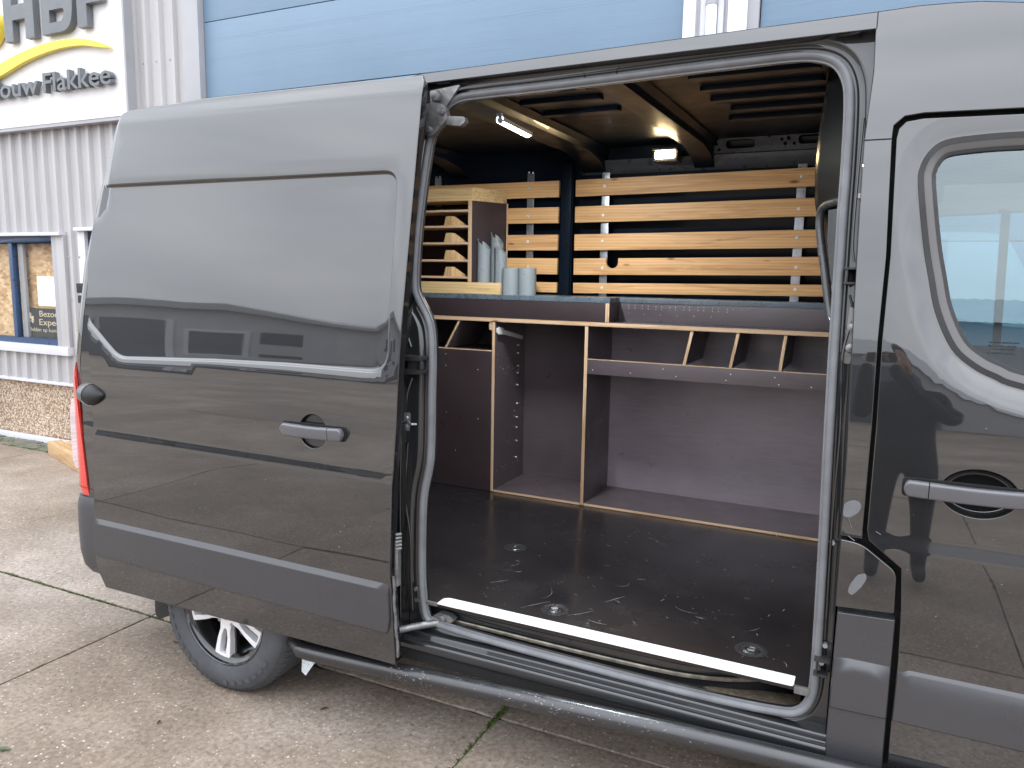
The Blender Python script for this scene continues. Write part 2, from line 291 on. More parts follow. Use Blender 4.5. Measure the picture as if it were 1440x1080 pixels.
# ------------------------------------------------------------------ mesh helpers
class MB:
    """collects shapes into one mesh"""
    def __init__(s): s.v = []; s.f = []; s.mi = []; s.sm = []
    def add(s, vs, fs, mi=0, smooth=False):
        b = len(s.v); s.v += [tuple(v) for v in vs]
        for f in fs: s.f.append([b + i for i in f]); s.mi.append(mi); s.sm.append(smooth)
        return s
    def box(s, x0, x1, y0, y1, z0, z1, mi=0, front=None):
        vs = [(x0, y0, z0), (x1, y0, z0), (x1, y1, z0), (x0, y1, z0), (x0, y0, z1), (x1, y0, z1), (x1, y1, z1), (x0, y1, z1)]
        fs = [(0, 3, 2, 1), (4, 5, 6, 7), (1, 2, 6, 5), (2, 3, 7, 6), (3, 0, 4, 7)]
        s.add(vs, fs, mi); s.add(vs, [(0, 1, 5, 4)], mi if front is None else front); return s
    def prism(s, pts, y0, y1, mi=0, front=None, plane='xz', smooth=False):
        """outline in a plane, extruded along the third axis (outline counter-clockwise seen from -y for xz)"""
        n = len(pts)
        if plane == 'xz': mk = lambda p, d: (p[0], d, p[1])
        elif plane == 'yz': mk = lambda p, d: (d, p[0], p[1])
        else: mk = lambda p, d: (p[0], p[1], d)
        vs = [mk(p, y0) for p in pts] + [mk(p, y1) for p in pts]
        s.add(vs, [tuple(range(n))], mi if front is None else front)
        s.add(vs, [tuple(range(2 * n - 1, n - 1, -1))], mi)
        s.add(vs, [(i, i + n, (i + 1) % n + n, (i + 1) % n) for i in range(n)], mi, smooth); return s
    def tube(s, path, r, n=10, mi=0, caps=True, closed=False):
        P = [Vector(p) for p in path]; m = len(P); rs = r if isinstance(r, (list, tuple)) else [r] * m
        T = []
        for i in range(m):
            a = P[(i - 1) % m] if closed or i > 0 else P[i]; b = P[(i + 1) % m] if closed or i < m - 1 else P[i]
            T.append((b - a).normalized())
        u = T[0].orthogonal().normalized(); vs = []
        for i in range(m):
            u = (u - T[i] * u.dot(T[i])).normalized(); w = T[i].cross(u)
            for k in range(n):
                a = 2 * math.pi * k / n; vs.append(P[i] + (u * math.cos(a) + w * math.sin(a)) * rs[i])
        fs = []
        for i in range(m if closed else m - 1):
            j = (i + 1) % m
            for k in range(n): fs.append((i * n + k, i * n + (k + 1) % n, j * n + (k + 1) % n, j * n + k))
        s.add(vs, fs, mi, True)
        if caps and not closed: s.add(vs, [tuple(range(n - 1, -1, -1)), tuple(range((m - 1) * n, m * n))], mi)
        return s
    def sweep(s, path, prof, axis=(0, -1, 0), closed=False, mi=0, smooth=True, caps=True):
        """profile points (u sideways, w along axis) swept along path"""
        P = [Vector(p) for p in path]; m = len(P); A = Vector(axis); n = len(prof); vs = []
        for i in range(m):
            a = P[(i - 1) % m] if closed or i > 0 else P[i]; b = P[(i + 1) % m] if closed or i < m - 1 else P[i]
            T = (b - a).normalized(); Sx = A.cross(T).normalized(); U = T.cross(Sx).normalized()
            for (u, w) in prof: vs.append(P[i] + Sx * u + U * w)
        fs = []
        for i in range(m if closed else m - 1):
            j = (i + 1) % m
            for k in range(n): fs.append((i * n + k, j * n + k, j * n + (k + 1) % n, i * n + (k + 1) % n))
        s.add(vs, fs, mi, smooth)
        if caps and not closed: s.add(vs, [tuple(range(n)), tuple(range(m * n - 1, (m - 1) * n - 1, -1))], mi)
        return s
    def lathe(s, prof, c, axis='y', n=48, mi=0, smooth=True, closed=False):
        """profile (radius, along) turned about an axis through c"""
        vs = []; m = len(prof)
        for k in range(n):
            a = 2 * math.pi * k / n; ca, sa = math.cos(a), math.sin(a)
            for (r, h) in prof:
                if axis == 'y': vs.append((c[0] + r * ca, c[1] + h, c[2] + r * sa))
                elif axis == 'z': vs.append((c[0] + r * ca, c[1] + r * sa, c[2] + h))
                else: vs.append((c[0] + h, c[1] + r * ca, c[2] + r * sa))
        fs = []
        for k in range(n):
            j = (k + 1) % n
            for i in range(m if closed else m - 1):
                i2 = (i + 1) % m; fs.append((k * m + i, k * m + i2, j * m + i2, j * m + i))
        s.add(vs, fs, mi, smooth); return s
    def grid(s, rows, mi=0, smooth=True, closed=False):
        n = len(rows[0]); vs = [p for r in rows for p in r]; fs = []
        for i in range(len(rows) - 1):
            for k in range(n if closed else n - 1):
                fs.append((i * n + k, i * n + (k + 1) % n, (i + 1) * n + (k + 1) % n, (i + 1) * n + k))
        s.add(vs, fs, mi, smooth); return s
    def build(s, name, mats, parent=None, bevel=0.0, recalc=True, segs=2, angle=35):
        me = bpy.data.meshes.new(name); me.from_pydata(s.v, [], s.f)
        for m in (mats if isinstance(mats, (list, tuple)) else [mats]): me.materials.append(m)
        me.polygons.foreach_set('material_index', s.mi); me.polygons.foreach_set('use_smooth', s.sm)
        bm = bmesh.new(); bm.from_mesh(me)
        bmesh.ops.remove_doubles(bm, verts=bm.verts, dist=1e-5)
        if recalc: bmesh.ops.recalc_face_normals(bm, faces=bm.faces)
        if bevel:
            es = [e for e in bm.edges if len(e.link_faces) == 2 and e.calc_face_angle(0) > R_(angle)]
            if es: bmesh.ops.bevel(bm, geom=es, offset=bevel, segments=segs, affect='EDGES', profile=0.7, clamp_overlap=True)
        bm.to_mesh(me); bm.free()
        me.update()
        try: me.set_sharp_from_angle(angle=R_(40))
        except Exception: pass
        ob = bpy.data.objects.new(name, me); C.objects.link(ob)
        if parent: setpar(ob, parent)
        return ob
def setpar(ob, parent):
    ob.parent = parent
    if parent.type == 'EMPTY': ob.matrix_parent_inverse = Matrix.Translation(-parent.location)
def part(name, mats, parent, fn, **kw):
    m = MB(); fn(m); return m.build(name, mats, parent, **kw)
def empty(name, label, cat, loc=(0, 0, 0), group=None):
    e = bpy.data.objects.new(name, None); C.objects.link(e); e.location = loc; e.empty_display_size = 0.1
    e['label'] = label; e['category'] = cat
    if group: e['group'] = group
    return e
def tag(ob, label, cat, group=None):
    ob['label'] = label; ob['category'] = cat
    if group: ob['group'] = group
    return ob
def rounded(pts, rad, seg=6):
    """polygon corners replaced by arcs; rad is a number or a list per corner"""
    out = []; n = len(pts); rs = rad if isinstance(rad, (list, tuple)) else [rad] * n
    for i in range(n):
        p = Vector(pts[i]); a = Vector(pts[i - 1]) - p; b = Vector(pts[(i + 1) % n]) - p
        r = min(rs[i], a.length * 0.49, b.length * 0.49)
        if r < 1e-4: out.append(tuple(p)); continue
        p0 = p + a.normalized() * r; p1 = p + b.normalized() * r
        for k in range(seg + 1):
            t = k / seg; out.append(tuple((1 - t) ** 2 * p0 + 2 * t * (1 - t) * p + t * t * p1))
    return out
def smooth_line(pts, per=6, closed=False):
    """Catmull-Rom through the points"""
    P = [Vector(p) for p in pts]; n = len(P); out = []
    for i in range(n if closed else n - 1):
        p1, p2 = P[i], P[(i + 1) % n]
        p0 = P[(i - 1) % n] if closed or i > 0 else p1; p3 = P[(i + 2) % n] if closed or i < n - 2 else p2
        for k in range(per):
            t = k / per
            out.append(tuple(0.5 * ((2 * p1) + (p2 - p0) * t + (2 * p0 - 5 * p1 + 4 * p2 - p3) * t * t + (3 * p1 - p0 - 3 * p2 + p3) * t ** 3)))
    if not closed: out.append(tuple(P[-1]))
    return out
def dens(pts, step, closed=True):
    out = []; n = len(pts)
    for i in range(n if closed else n - 1):
        a, b = pts[i], pts[(i + 1) % n]; d = math.dist(a, b); k = max(1, int(math.ceil(d / step)))
        for j in range(k): out.append(tuple(a[c] + (b[c] - a[c]) * j / k for c in range(len(a))))
    if not closed: out.append(tuple(pts[-1]))
    return out
def inside(poly, X, Z):
    r = np.zeros(X.shape, bool); n = len(poly)
    for i in range(n):
        x0, z0 = poly[i]; x1, z1 = poly[(i + 1) % n]
        if z0 == z1: continue
        c = ((z0 > Z) != (z1 > Z)) & (X < (x1 - x0) * (Z - z0) / (z1 - z0) + x0); r ^= c
    return r
def segdist(line, X, Z, closed=True):
    d = np.full(X.shape, 1e9); n = len(line)
    for i in range(n if closed else n - 1):
        ax, az = line[i]; bx, bz = line[(i + 1) % n]; dx, dz = bx - ax, bz - az; L2 = dx * dx + dz * dz
        if L2 < 1e-14: continue
        t = np.clip(((X - ax) * dx + (Z - az) * dz) / L2, 0, 1)
        d = np.minimum(d, np.hypot(X - ax - t * dx, Z - az - t * dz))
    return d
def area(p): return 0.5 * sum(p[i][0] * p[(i + 1) % len(p)][1] - p[(i + 1) % len(p)][0] * p[i][1] for i in range(len(p)))
def offset(poly, d):
    """moves a counter-clockwise outline inwards by d"""
    out = []; n = len(poly)
    for i in range(n):
        p = Vector(poly[i]); a = (p - Vector(poly[i - 1])); b = (Vector(poly[(i + 1) % n]) - p)
        if a.length < 1e-9 or b.length < 1e-9: out.append(tuple(p)); continue
        a.normalize(); b.normalize(); n1 = Vector((-a.y, a.x)); n2 = Vector((-b.y, b.x)); m = n1 + n2
        if m.length < 1e-6: m = n1
        m.normalize(); k = max(0.5, m.dot(n1)); out.append(tuple(p + m * (d / k)))
    return out
def sstep(a, b, x):
    t = np.clip((x - a) / (b - a), 0, 1); return t * t * (3 - 2 * t)

def panel(name, outer, F, mat, parent, holes=(), lines=(), res=0.05, thick=0.02, hem=0.003, side=-1, back=False):
    """pressed sheet: outline and holes in (x, z), depth y = F(x, z); analytic normals, hemmed edges. side=-1 looks to -y"""
    outer = list(outer)
    if area(outer) < 0: outer.reverse()
    holes = [list(h) for h in holes]
    for h in holes:
        if area(h) < 0: h.reverse()
    outer = dens(outer, res); holes = [dens(h, res) for h in holes]
    fo = offset(outer, hem); fh = [offset(h, -hem) for h in holes]
    pts = []; edges = []
    def loop(l, closed=True):
        b = len(pts); pts.extend(l); n = len(l)
        edges.extend([(b + i, b + (i + 1) % n) for i in range(n if closed else n - 1)])
    loop(fo)
    for h in fh: loop(h)
    for ln in lines:
        cl, l = ln; l = dens(l, res, cl); A = np.array(l)
        keep = inside(fo, A[:, 0], A[:, 1])
        for h in fh: keep &= ~inside(h, A[:, 0], A[:, 1])
        keep &= segdist(fo, A[:, 0], A[:, 1]) > 0.002
        run = []
        for k, p in zip(keep, l):
            if k: run.append(p)
            elif run:
                if len(run) > 1: loop(run, False)
                run = []
        if run and len(run) > 1: loop(run, cl and keep.all())
    P0 = np.array(pts)
    x0, z0 = P0.min(0); x1, z1 = P0.max(0)
    gx, gz = np.meshgrid(np.arange(x0, x1, res), np.arange(z0, z1, res * 0.87)); gx = gx + (np.arange(gx.shape[0])[:, None] % 2) * res * 0.5
    gx, gz = gx.ravel(), gz.ravel(); k = inside(fo, gx, gz)
    for h in fh: k &= ~inside(h, gx, gz)
    gx, gz = gx[k], gz[k]
    d = np.full(gx.shape, 1e9)
    for (i, j) in edges:
        ax, az = pts[i]; bx, bz = pts[j]
        mx_ = np.hypot(gx - (ax + bx) / 2, gz - (az + bz) / 2); d = np.minimum(d, mx_)
    k = d > res * 0.55
    pts += list(zip(gx[k].tolist(), gz[k].tolist()))
    vs, es, fs, *_ = delaunay_2d_cdt([Vector(p) for p in pts], edges, [], 0, 1e-6)
    V = np.array([tuple(v) for v in vs]); T = np.array([f for f in fs if len(f) == 3])
    cx = V[T].mean(1); ok = inside(fo, cx[:, 0], cx[:, 1])
    for h in fh: ok &= ~inside(h, cx[:, 0], cx[:, 1])
    T = T[ok]
    a, b, c = V[T[:, 0]], V[T[:, 1]], V[T[:, 2]]
    flip = ((b[:, 0] - a[:, 0]) * (c[:, 1] - a[:, 1]) - (b[:, 1] - a[:, 1]) * (c[:, 0] - a[:, 0])) * -side < 0
    T[flip] = T[flip][:, ::-1]
    def f3(A): return np.stack([A[:, 0], F(A[:, 0], A[:, 1]), A[:, 1]], 1)
    def nrm(A, e=0.0015):
        fx = (F(A[:, 0] + e, A[:, 1]) - F(A[:, 0] - e, A[:, 1])) / (2 * e); fz = (F(A[:, 0], A[:, 1] + e) - F(A[:, 0], A[:, 1] - e)) / (2 * e)
        n = np.stack([fx, -np.ones(len(A)), fz], 1) * (-side); return n / np.linalg.norm(n, axis=1)[:, None]
    verts = f3(V).tolist(); faces = T.tolist(); vn = nrm(V).tolist(); ln = [[vn[i] for i in f] for f in faces]
    for l, full, sgn in [(fo, outer, 1)] + [(h, g, -1) for h, g in zip(fh, holes)]:
        A = np.array(l); B = np.array(full); n = len(l); b0 = len(verts); nf = nrm(A).tolist(); out = []
        for i in range(n):
            t = Vector(full[(i + 1) % n]) - Vector(full[i - 1]); o2 = Vector((t.y, -t.x)) * sgn
            o2 = o2.normalized() if o2.length > 1e-9 else Vector((0, 1)); out.append((o2.x, 0, o2.y))
        r0 = f3(A); r1 = f3(B); r1[:, 1] += hem * -side; r2 = f3(B); r2[:, 1] += thick * -side
        verts += r0.tolist() + r1.tolist() + r2.tolist()
        for i in range(n):
            j = (i + 1) % n
            q = [b0 + i, b0 + n + i, b0 + n + j, b0 + j]; qn = [nf[i], out[i], out[j], nf[j]]
            q2 = [b0 + n + i, b0 + 2 * n + i, b0 + 2 * n + j, b0 + n + j]; qn2 = [out[i], out[i], out[j], out[j]]
            if sgn * -side < 0: q.reverse(); qn.reverse(); q2.reverse(); qn2.reverse()
            faces += [q, q2]; ln += [qn, qn2]
    me = bpy.data.meshes.new(name); me.from_pydata(verts, [], faces); me.materials.append(mat)
    me.polygons.foreach_set('use_smooth', [True] * len(faces))
    me.update(); me.normals_split_custom_set([v for f in ln for v in f])
    ob = bpy.data.objects.new(name, me); C.objects.link(ob)
    if parent: setpar(ob, parent)
    return ob
def text_obj(name, body, mat, width, height, depth, thick=0.0):
    """lettering as a mesh in the xz plane, left baseline at the origin, scaled to the wanted size"""
    cu = bpy.data.curves.new(name, 'FONT'); cu.body = body; cu.size = 1; cu.extrude = 0.5; cu.offset = thick; cu.resolution_u = 4
    tmp = bpy.data.objects.new(name, cu); C.objects.link(tmp)
    dg = bpy.context.evaluated_depsgraph_get(); me = bpy.data.meshes.new_from_object(tmp.evaluated_get(dg))
    bpy.data.objects.remove(tmp)
    A = np.array([v.co[:] for v in me.vertices]); lo = A.min(0); hi = A.max(0)
    for v in me.vertices:
        x = (v.co.x - lo[0]) / (hi[0] - lo[0]) * width
        z = v.co.y * (height / 0.73)
        v.co = (x, -(v.co.z) * depth, z)
    me.materials.clear(); me.materials.append(mat); me.name = name
    ob = bpy.data.objects.new(name, me); C.objects.link(ob); return ob
def ngon(n, r, c=(0, 0), a0=0.0): return [(c[0] + r * math.cos(a0 + 2 * math.pi * k / n), c[1] + r * math.sin(a0 + 2 * math.pi * k / n)) for k in range(n)]

# ------------------------------------------------------------------ ground: 2 m concrete slabs, joints, moss
g = MB(); g.add([(-400, -400, -0.020), (400, -400, -0.020), (400, 400, -0.020), (-400, 400, -0.020)], [(0, 1, 2, 3)])
ground = g.build('ground', CONCG); ground['kind'] = 'structure'
j = MB(); j.add([(-21.4, -15.8, -0.014), (8.9, -15.8, -0.014), (8.9, 2.34, -0.014), (-21.4, 2.34, -0.014)], [(0, 1, 2, 3)])
joint_soil = j.build('joint_soil', SOIL, ground); joint_soil['kind'] = 'stuff'
def slab_mesh(seed):
    rnd = random.Random(seed); h = 0.993; pts = []
    for s in range(4):
        for k in range(36):
            t = -h + 2 * h * k / 36; e = h - abs(rnd.gauss(0, 0.0016)) - (0.012 * rnd.random() if rnd.random() < 0.06 else 0)
            pts.append(((t, -e), (e, t), (-t, e), (-e, -t))[s])
    m = MB(); m.prism(pts, -0.10, 0.0, plane='xy')
    return m
protos = [slab_mesh(k).build('concrete_slab', CONC, ground, bevel=0.005, segs=2) for k in range(3)]
first = set(); k = 0
for i in range(-9, 6):
    for jx in range(-8, 1):
        p = protos[k % 3]
        if k < 3: ob = p
        else: ob = p.copy(); C.objects.link(ob); ob.parent = ground
        ob.location = (-2.275 + 1.99 * i, 1.31 + 2.0 * jx, random.uniform(-0.0025, 0.0015)); ob.rotation_euler = (random.uniform(-.0006, .0006), random.uniform(-.0006, .0006), random.choice((0, 1, 2, 3)) * math.pi / 2)
        k += 1
# mossy paver strip along the wall
pv = MB(); x = -16.0; rnd = random.Random(3)
for row in range(3):
    y0 = 2.325 + row * 0.079; x = -16.0 + (row % 2) * 0.1
    while x < 4.5:
        z = rnd.uniform(-0.006, 0.004); pv.box(x + .003, x + .207, y0 + .002, y0 + .077, -0.08, z); x += 0.21
pav = pv.build('mossy_pavers', PAVER, ground); pav['kind'] = 'stuff'
kb = MB(); kb.box(-16, 4.5, 2.566, 2.64, -0.1, 0.035); kb.build('kerb_strip', TRIML, ground, bevel=0.006)
# tufts of moss and grass in the joints
ms = MB(); rnd = random.Random(11)
def tuft(x, y, s):
    for q in range(7):
        a = rnd.uniform(0, 6.28); l = s * rnd.uniform(.5, 1.3); w = s * 0.16
        b = Vector((x + rnd.gauss(0, s * .3), y + rnd.gauss(0, s * .3), -0.012)); d = Vector((math.cos(a), math.sin(a), 0)); n_ = Vector((-d.y, d.x, 0)) * w
        ms.add([b - n_, b + n_, b + d * l * .5 + Vector((0, 0, l * .55 + .008)) + n_ * .5, b + d * l * .9 + Vector((0, 0, l * .6 + .006))], [(0, 1, 2, 3)])
for q in range(240):                                   # joint that runs under the sill
    y = 0.12 + abs(rnd.gauss(0.0, 0.12)) * (1 if rnd.random() < .8 else -1.6) + 0.12; tuft(-1.28 + rnd.gauss(0, .0035), y, rnd.uniform(.006, .014))
for q in range(110): tuft(-1.28 + rnd.gauss(0, .004), rnd.uniform(-.8, 2.2), rnd.uniform(.003, .007))
for q in range(300): tuft(rnd.uniform(-6.5, -3.0), .31 + rnd.gauss(0, .004), rnd.uniform(.003, .008))
for q in range(160): tuft(-4.0 + rnd.gauss(0, .35), .31 + rnd.gauss(0, .005), rnd.uniform(.005, .011))
for q in range(140): tuft(-3.27 + rnd.gauss(0, .004), rnd.uniform(-.9, .5), rnd.uniform(.002, .006))
for q in range(420): tuft(rnd.uniform(-9.5, -3.2), rnd.choice((2.32, 2.44, 2.56)) + rnd.gauss(0, .03), rnd.uniform(.006, .018))
moss = ms.build('moss', MOSS, ground, recalc=False); moss['kind'] = 'stuff'
# loose grit and tiny dead leaves on the slabs
gr = MB(); rnd = random.Random(5)
for q in range(900):
    x, y = rnd.uniform(-7, 0.6), rnd.uniform(-1.6, 2.2); r = rnd.uniform(.0015, .0042)
    gr.add([(x - r, y, .001), (x, y - r, .001), (x + r, y, .001), (x, y + r, .001), (x, y, r * 1.3)], [(0, 1, 4), (1, 2, 4), (2, 3, 4), (3, 0, 4)])
grit = gr.build('grit', simple('grit_stone', (0.28, 0.25, 0.21), 0.8, var=0.5, vs=300), ground); grit['kind'] = 'stuff'
def leaf(x, y, s, rot, label, mat):
    m = MB(); pts = [(-1, 0), (-.6, -.32), (0, -.42), (.6, -.28), (1.1, 0), (.6, .3), (0, .4), (-.6, .3)]
    top = [(x + s * (a * math.cos(rot) - b * math.sin(rot)), y + s * (a * math.sin(rot) + b * math.cos(rot)), .004 + .012 * abs(b) * s / .03) for a, b in pts]
    mid = [(x + s * (a * math.cos(rot)), y + s * (a * math.sin(rot)), .003) for a in (-1, 0, 1.1)]
    vs = top + mid
    m.add(vs, [(0, 1, 2, 9, 8), (2, 3, 4, 10, 9), (4, 5, 6, 9, 10), (6, 7, 0, 8, 9)])
    return tag(m.build('fallen_leaf', mat, None, recalc=False), label, 'leaf', 'leaves fallen on the slabs')
leaf(-2.80, -0.71, .026, .5, 'crumpled green leaf on the concrete in the bottom left corner', LEAFM)
BROWNL = simple('leaf_brown', (0.045, 0.03, 0.018), 0.8, var=.4, vs=60)
leaf(-2.44, -.33, .014, 2.0, 'small dark brown leaf on concrete below the van tyre', BROWNL)
leaf(-1.93, .04, .018, 1.1, 'curled dark leaf on concrete right of the rear wheel', BROWNL)
leaf(-2.92, .16, .016, .3, 'thin brown leaf lying left of the rear tyre', BROWNL)
# two offcuts of timber by the tail lamp
for nm, (cx_, cy_, l, w, h, r, z), lab in (('timber_block', (-6.58, 2.15, .98, .12, .125, -.33, 0), 'lower brown timber offcut lying on the slabs behind the tail lamp'),
                                      ('timber_block', (-6.42, 2.17, .55, .14, .05, -.26, .126), 'pale timber offcut lying on top of the brown one')):
    m = MB(); m.box(-l / 2, l / 2, -w / 2, w / 2, 0, h); tb = m.build(nm, TIMBER, None, bevel=.008); tb.location = (cx_, cy_, z + .001); tb.rotation_euler = (0, 0, r)
    tag(tb, lab, 'timber', 'timber offcuts by the wall')

# ------------------------------------------------------------------ the commercial building behind the van
YW = 2.62
bld = empty('commercial_building', 'grey ribbed metal building with blue overhead doors behind the black van', 'building', (-5.3, YW, 0))
def corrugated(x0, x1, z0, z1):
    m = MB(); per = 0.165; top = []; x = x0; pts = []
    kx = math.floor(x0 / per) - 1
    while kx * per < x1 + per:
        b = kx * per
        for dx, dy in ((0, 0), (.036, 0), (.052, .032), (.149, .032)): pts.append((b + dx, YW + dy))
        kx += 1
    xs = [p[0] for p in pts]; ys = [p[1] for p in pts]
    keep = [(x0, float(np.interp(x0, xs, ys)))] + [p for p in pts if x0 < p[0] < x1] + [(x1, float(np.interp(x1, xs, ys)))]
    m.grid([[(a, b, z0) for a, b in keep], [(a, b, z1) for a, b in keep]], smooth=False)
    return m.build('cladding_sheet', CLAD, bld)
corrugated(-16, -7.17, 0.62, 0.905); corrugated(-16, -7.17, 2.10, 6.2)
corrugated(-7.17, -6.93, 0.62, 6.2); corrugated(-6.93, -5.60, 2.14, 6.2); corrugated(-6.93, -5.60, .62, .905); corrugated(-5.60, -5.44, .62, 6.2)
part('plinth', PEBBLE, bld, lambda m: m.box(-16, -5.25, YW + .045, YW + .25, -.1, .60))
part('plinth_flashing', TRIML, bld, lambda m: (m.box(-16, -5.25, YW - .012, YW + .2, .595, .622)), bevel=.003)
part('backing_wall', simple('inner_wall', (.18, .18, .18), .8), bld, lambda m: m.box(-16, 6, YW + .42, YW + .5, 0, 6.2))
# windows: frame > pane, mullion
def window(x0, x1, z0, z1, mull, jamb):
    f = MB(); fy0, fy1 = YW + .03, YW + .085
    f.box(x0, x1, fy0, fy1, z0, z0 + .06); f.box(x0, x1, fy0, fy1, z1 - .07, z1); f.box(x0, x0 + .045, fy0, fy1, z0 + .06, z1 - .07)
    f.box(x1 - .012, x1, fy0, fy1, z0 + .06, z1 - .07)
    fr = f.build('window', BLUEF, bld, bevel=.004)
    for mx_ in mull:
        part('mullion', BLUEF, fr, lambda m: m.box(mx_ - .03, mx_ + .03, fy0 - .004, fy1, z0 + .06, z1 - .07), bevel=.004)
        part('inner_post', TRIMG, fr, lambda m: m.box(mx_ + .055, mx_ + .125, fy1 - .01, fy1 + .02, z0 + .06, z1 - .07), bevel=.003)
    edges = [x0 + .045] + [q for q in mull] + [x1 - .012]
    for a, b in zip(edges[:-1], edges[1:]):
        part('pane', PANE, fr, lambda m: m.add([(a, fy0 + .025, z0 + .055), (b, fy0 + .025, z0 + .055), (b, fy0 + .025, z1 - .065), (a, fy0 + .025, z1 - .065)], [(0, 1, 2, 3)]))
    part('board', OSB, fr, lambda m: m.box(x0 - .3, x1 + .3, YW + .145, YW + .16, z0 - .2, z1 + .2))
    part('window_head', TRIML, fr, lambda m: m.box(x0 - .1, x1 + .19, YW - .045, YW + .09, z1, z1 + .032), bevel=.003)
    part('window_sill', TRIML, fr, lambda m: m.box(x0 - .1, x1 + .19, YW - .03, YW + .09, z0 - .085, z0), bevel=.004)
    part('jamb_trim', TRIMG, fr, lambda m: m.box(x1, x1 + .075, YW + .0, YW + .09, z0, z1), bevel=.003)
    part('jamb_trim', CLAD, fr, lambda m: m.box(x1 + .075, x1 + .19, YW - .006, YW + .09, z0, z1), bevel=.003)
    part('jamb_trim', TRIML, fr, lambda m: m.box(x0 - .1, x0, YW - .006, YW + .09, z0, z1), bevel=.003)
    return fr
w1 = window(-9.9, -7.362, .985, 2.065, [-8.975, -8.062], True)
w2 = window(-6.86, -5.80, .985, 2.105, [-6.35], True)
# printed notice and a glowing sheet for a window reflection, behind the glass
nb = empty('visitor_notice', 'dark notice with pale lettering standing behind the window glass', 'sign', (-7.62, YW + .11, 1.03))
part('notice_board', simple('notice_dark', (.030, .033, .034), .5), nb, lambda m: m.box(-7.98, -7.22, YW + .104, YW + .112, 1.035, 1.345))
NOTE = simple('notice_print', (.62, .50, .38), .6)
for body, x, z, wd, ht in (('Bezoekers', -7.775, 1.262, .50, .062), ('Expeditie', -7.785, 1.175, .50, .066), ('Melden', -7.965, 1.108, .20, .040), ('op', -7.735, 1.108, .065, .040), ('kantoor', -7.64, 1.108, .235, .040)):
    t = text_obj('lettering', body, NOTE, wd, ht, .002); t.location = (x, YW + .1005, z); setpar(t, nb)
def lorry_icon(m):
    y0, y1 = YW + .0995, YW + .1035
    m.box(-7.965, -7.915, y0, y1, 1.235, 1.295); m.box(-7.910, -7.875, y0, y1, 1.215, 1.262); m.box(-7.965, -7.875, y0, y1, 1.205, 1.213)
    for wx in (-7.95, -7.895): m.prism(ngon(10, .010, (wx, 1.199)), y0, y1)
part('lorry_icon', NOTE, nb, lorry_icon)
tag(part('glowing_sheet', emis('sheet_glow', (.9, .95, .95), .55), None, lambda m: m.box(-7.80, -7.47, YW + .116, YW + .12, 1.372, 1.665)), 'glowing white sheet for a window reflection above the dark notice', 'reflection')  # bright window reflection put in as a sheet that glows by itself
# door surround, overhead doors in sections, pillar with downpipe
part('door_jamb', TRIMG, bld, lambda m: m.box(-5.437, -5.252, YW - .03, YW + .12, 0, 6.2), bevel=.004)
def sectional(x0, x1):
    d = part('overhead_door', GAP, bld, lambda m: m.box(x0, x1, YW + .075, YW + .09, 0, 6.2))
    z = 3.18 - 6 * .6
    while z < 6.2:
        if z + .6 > 0.01:
            s = MB(); zz = max(z, .01); s.box(x0 + .004, x1 - .004, YW + .03, YW + .074, zz + .003, z + .597)
            sec = s.build('door_section', BLUED, d, bevel=.004)
            gl = MB()
            for q in range(1, 4):
                gz = z + .15 * q
                if gz > .02:
                    for e in (-.009, .009): gl.box(x0 + .006, x1 - .006, YW + .0296, YW + .031, gz + e - .0009, gz + e + .0009)
            if gl.v: gl.build('embossed_rib', BLUED, d)
        z += .6
    return d
sectional(-5.250, -1.240); sectional(-.795, 3.6)
part('pillar_trim', WHITEP, bld, lambda m: m.box(-1.238, -1.165, YW - .02, YW + .1, 0, 6.2), bevel=.005)
part('pillar_backing', TRIML, bld, lambda m: m.box(-1.165, -.97, YW + .03, YW + .1, 0, 6.2))
part('pillar_rib', TRIML, bld, lambda m: (m.box(-1.138, -1.105, YW - .006, YW + .03, 0, 6.2), m.box(-1.035, -1.0, YW - .006, YW + .03, 0, 6.2)), bevel=.006)
part('pillar_trim', WHITEP, bld, lambda m: m.box(-.972, -.862, YW - .02, YW + .1, 0, 6.2), bevel=.005)
part('pillar_edge', TRIMG, bld, lambda m: m.box(-.862, -.797, YW + .0, YW + .1, 0, 6.2), bevel=.004)
dp = part('downpipe', WHITEP, bld, lambda m: m.tube([(-1.070, YW - .012, .05), (-1.070, YW - .012, 6.1)], .033, 18))
part('pipe_clip', TRIMG, dp, lambda m: [m.tube([(-1.070, YW - .012, z), (-1.070, YW - .012, z + .03)], .0365, 18) for z in (1.4, 3.365, 5.2)])
part('lintel', TRIMG, bld, lambda m: m.box(-16, 6, YW - .03, YW + .45, 6.2, 6.4))
part('screw_heads', simple('screw_grey', (.30, .30, .31), .5), bld, lambda m: [m.tube([(x, YW - .006, z), (x, YW + .001, z)], .009, 8) for z in (3.52, 1.86, 1.45, 5.0) for x in (-5.955 + .165 * q for q in range(-14, 3)) if not (z < 2.1 and (x < -7.17 or x > -6.93))])['kind'] = 'stuff'

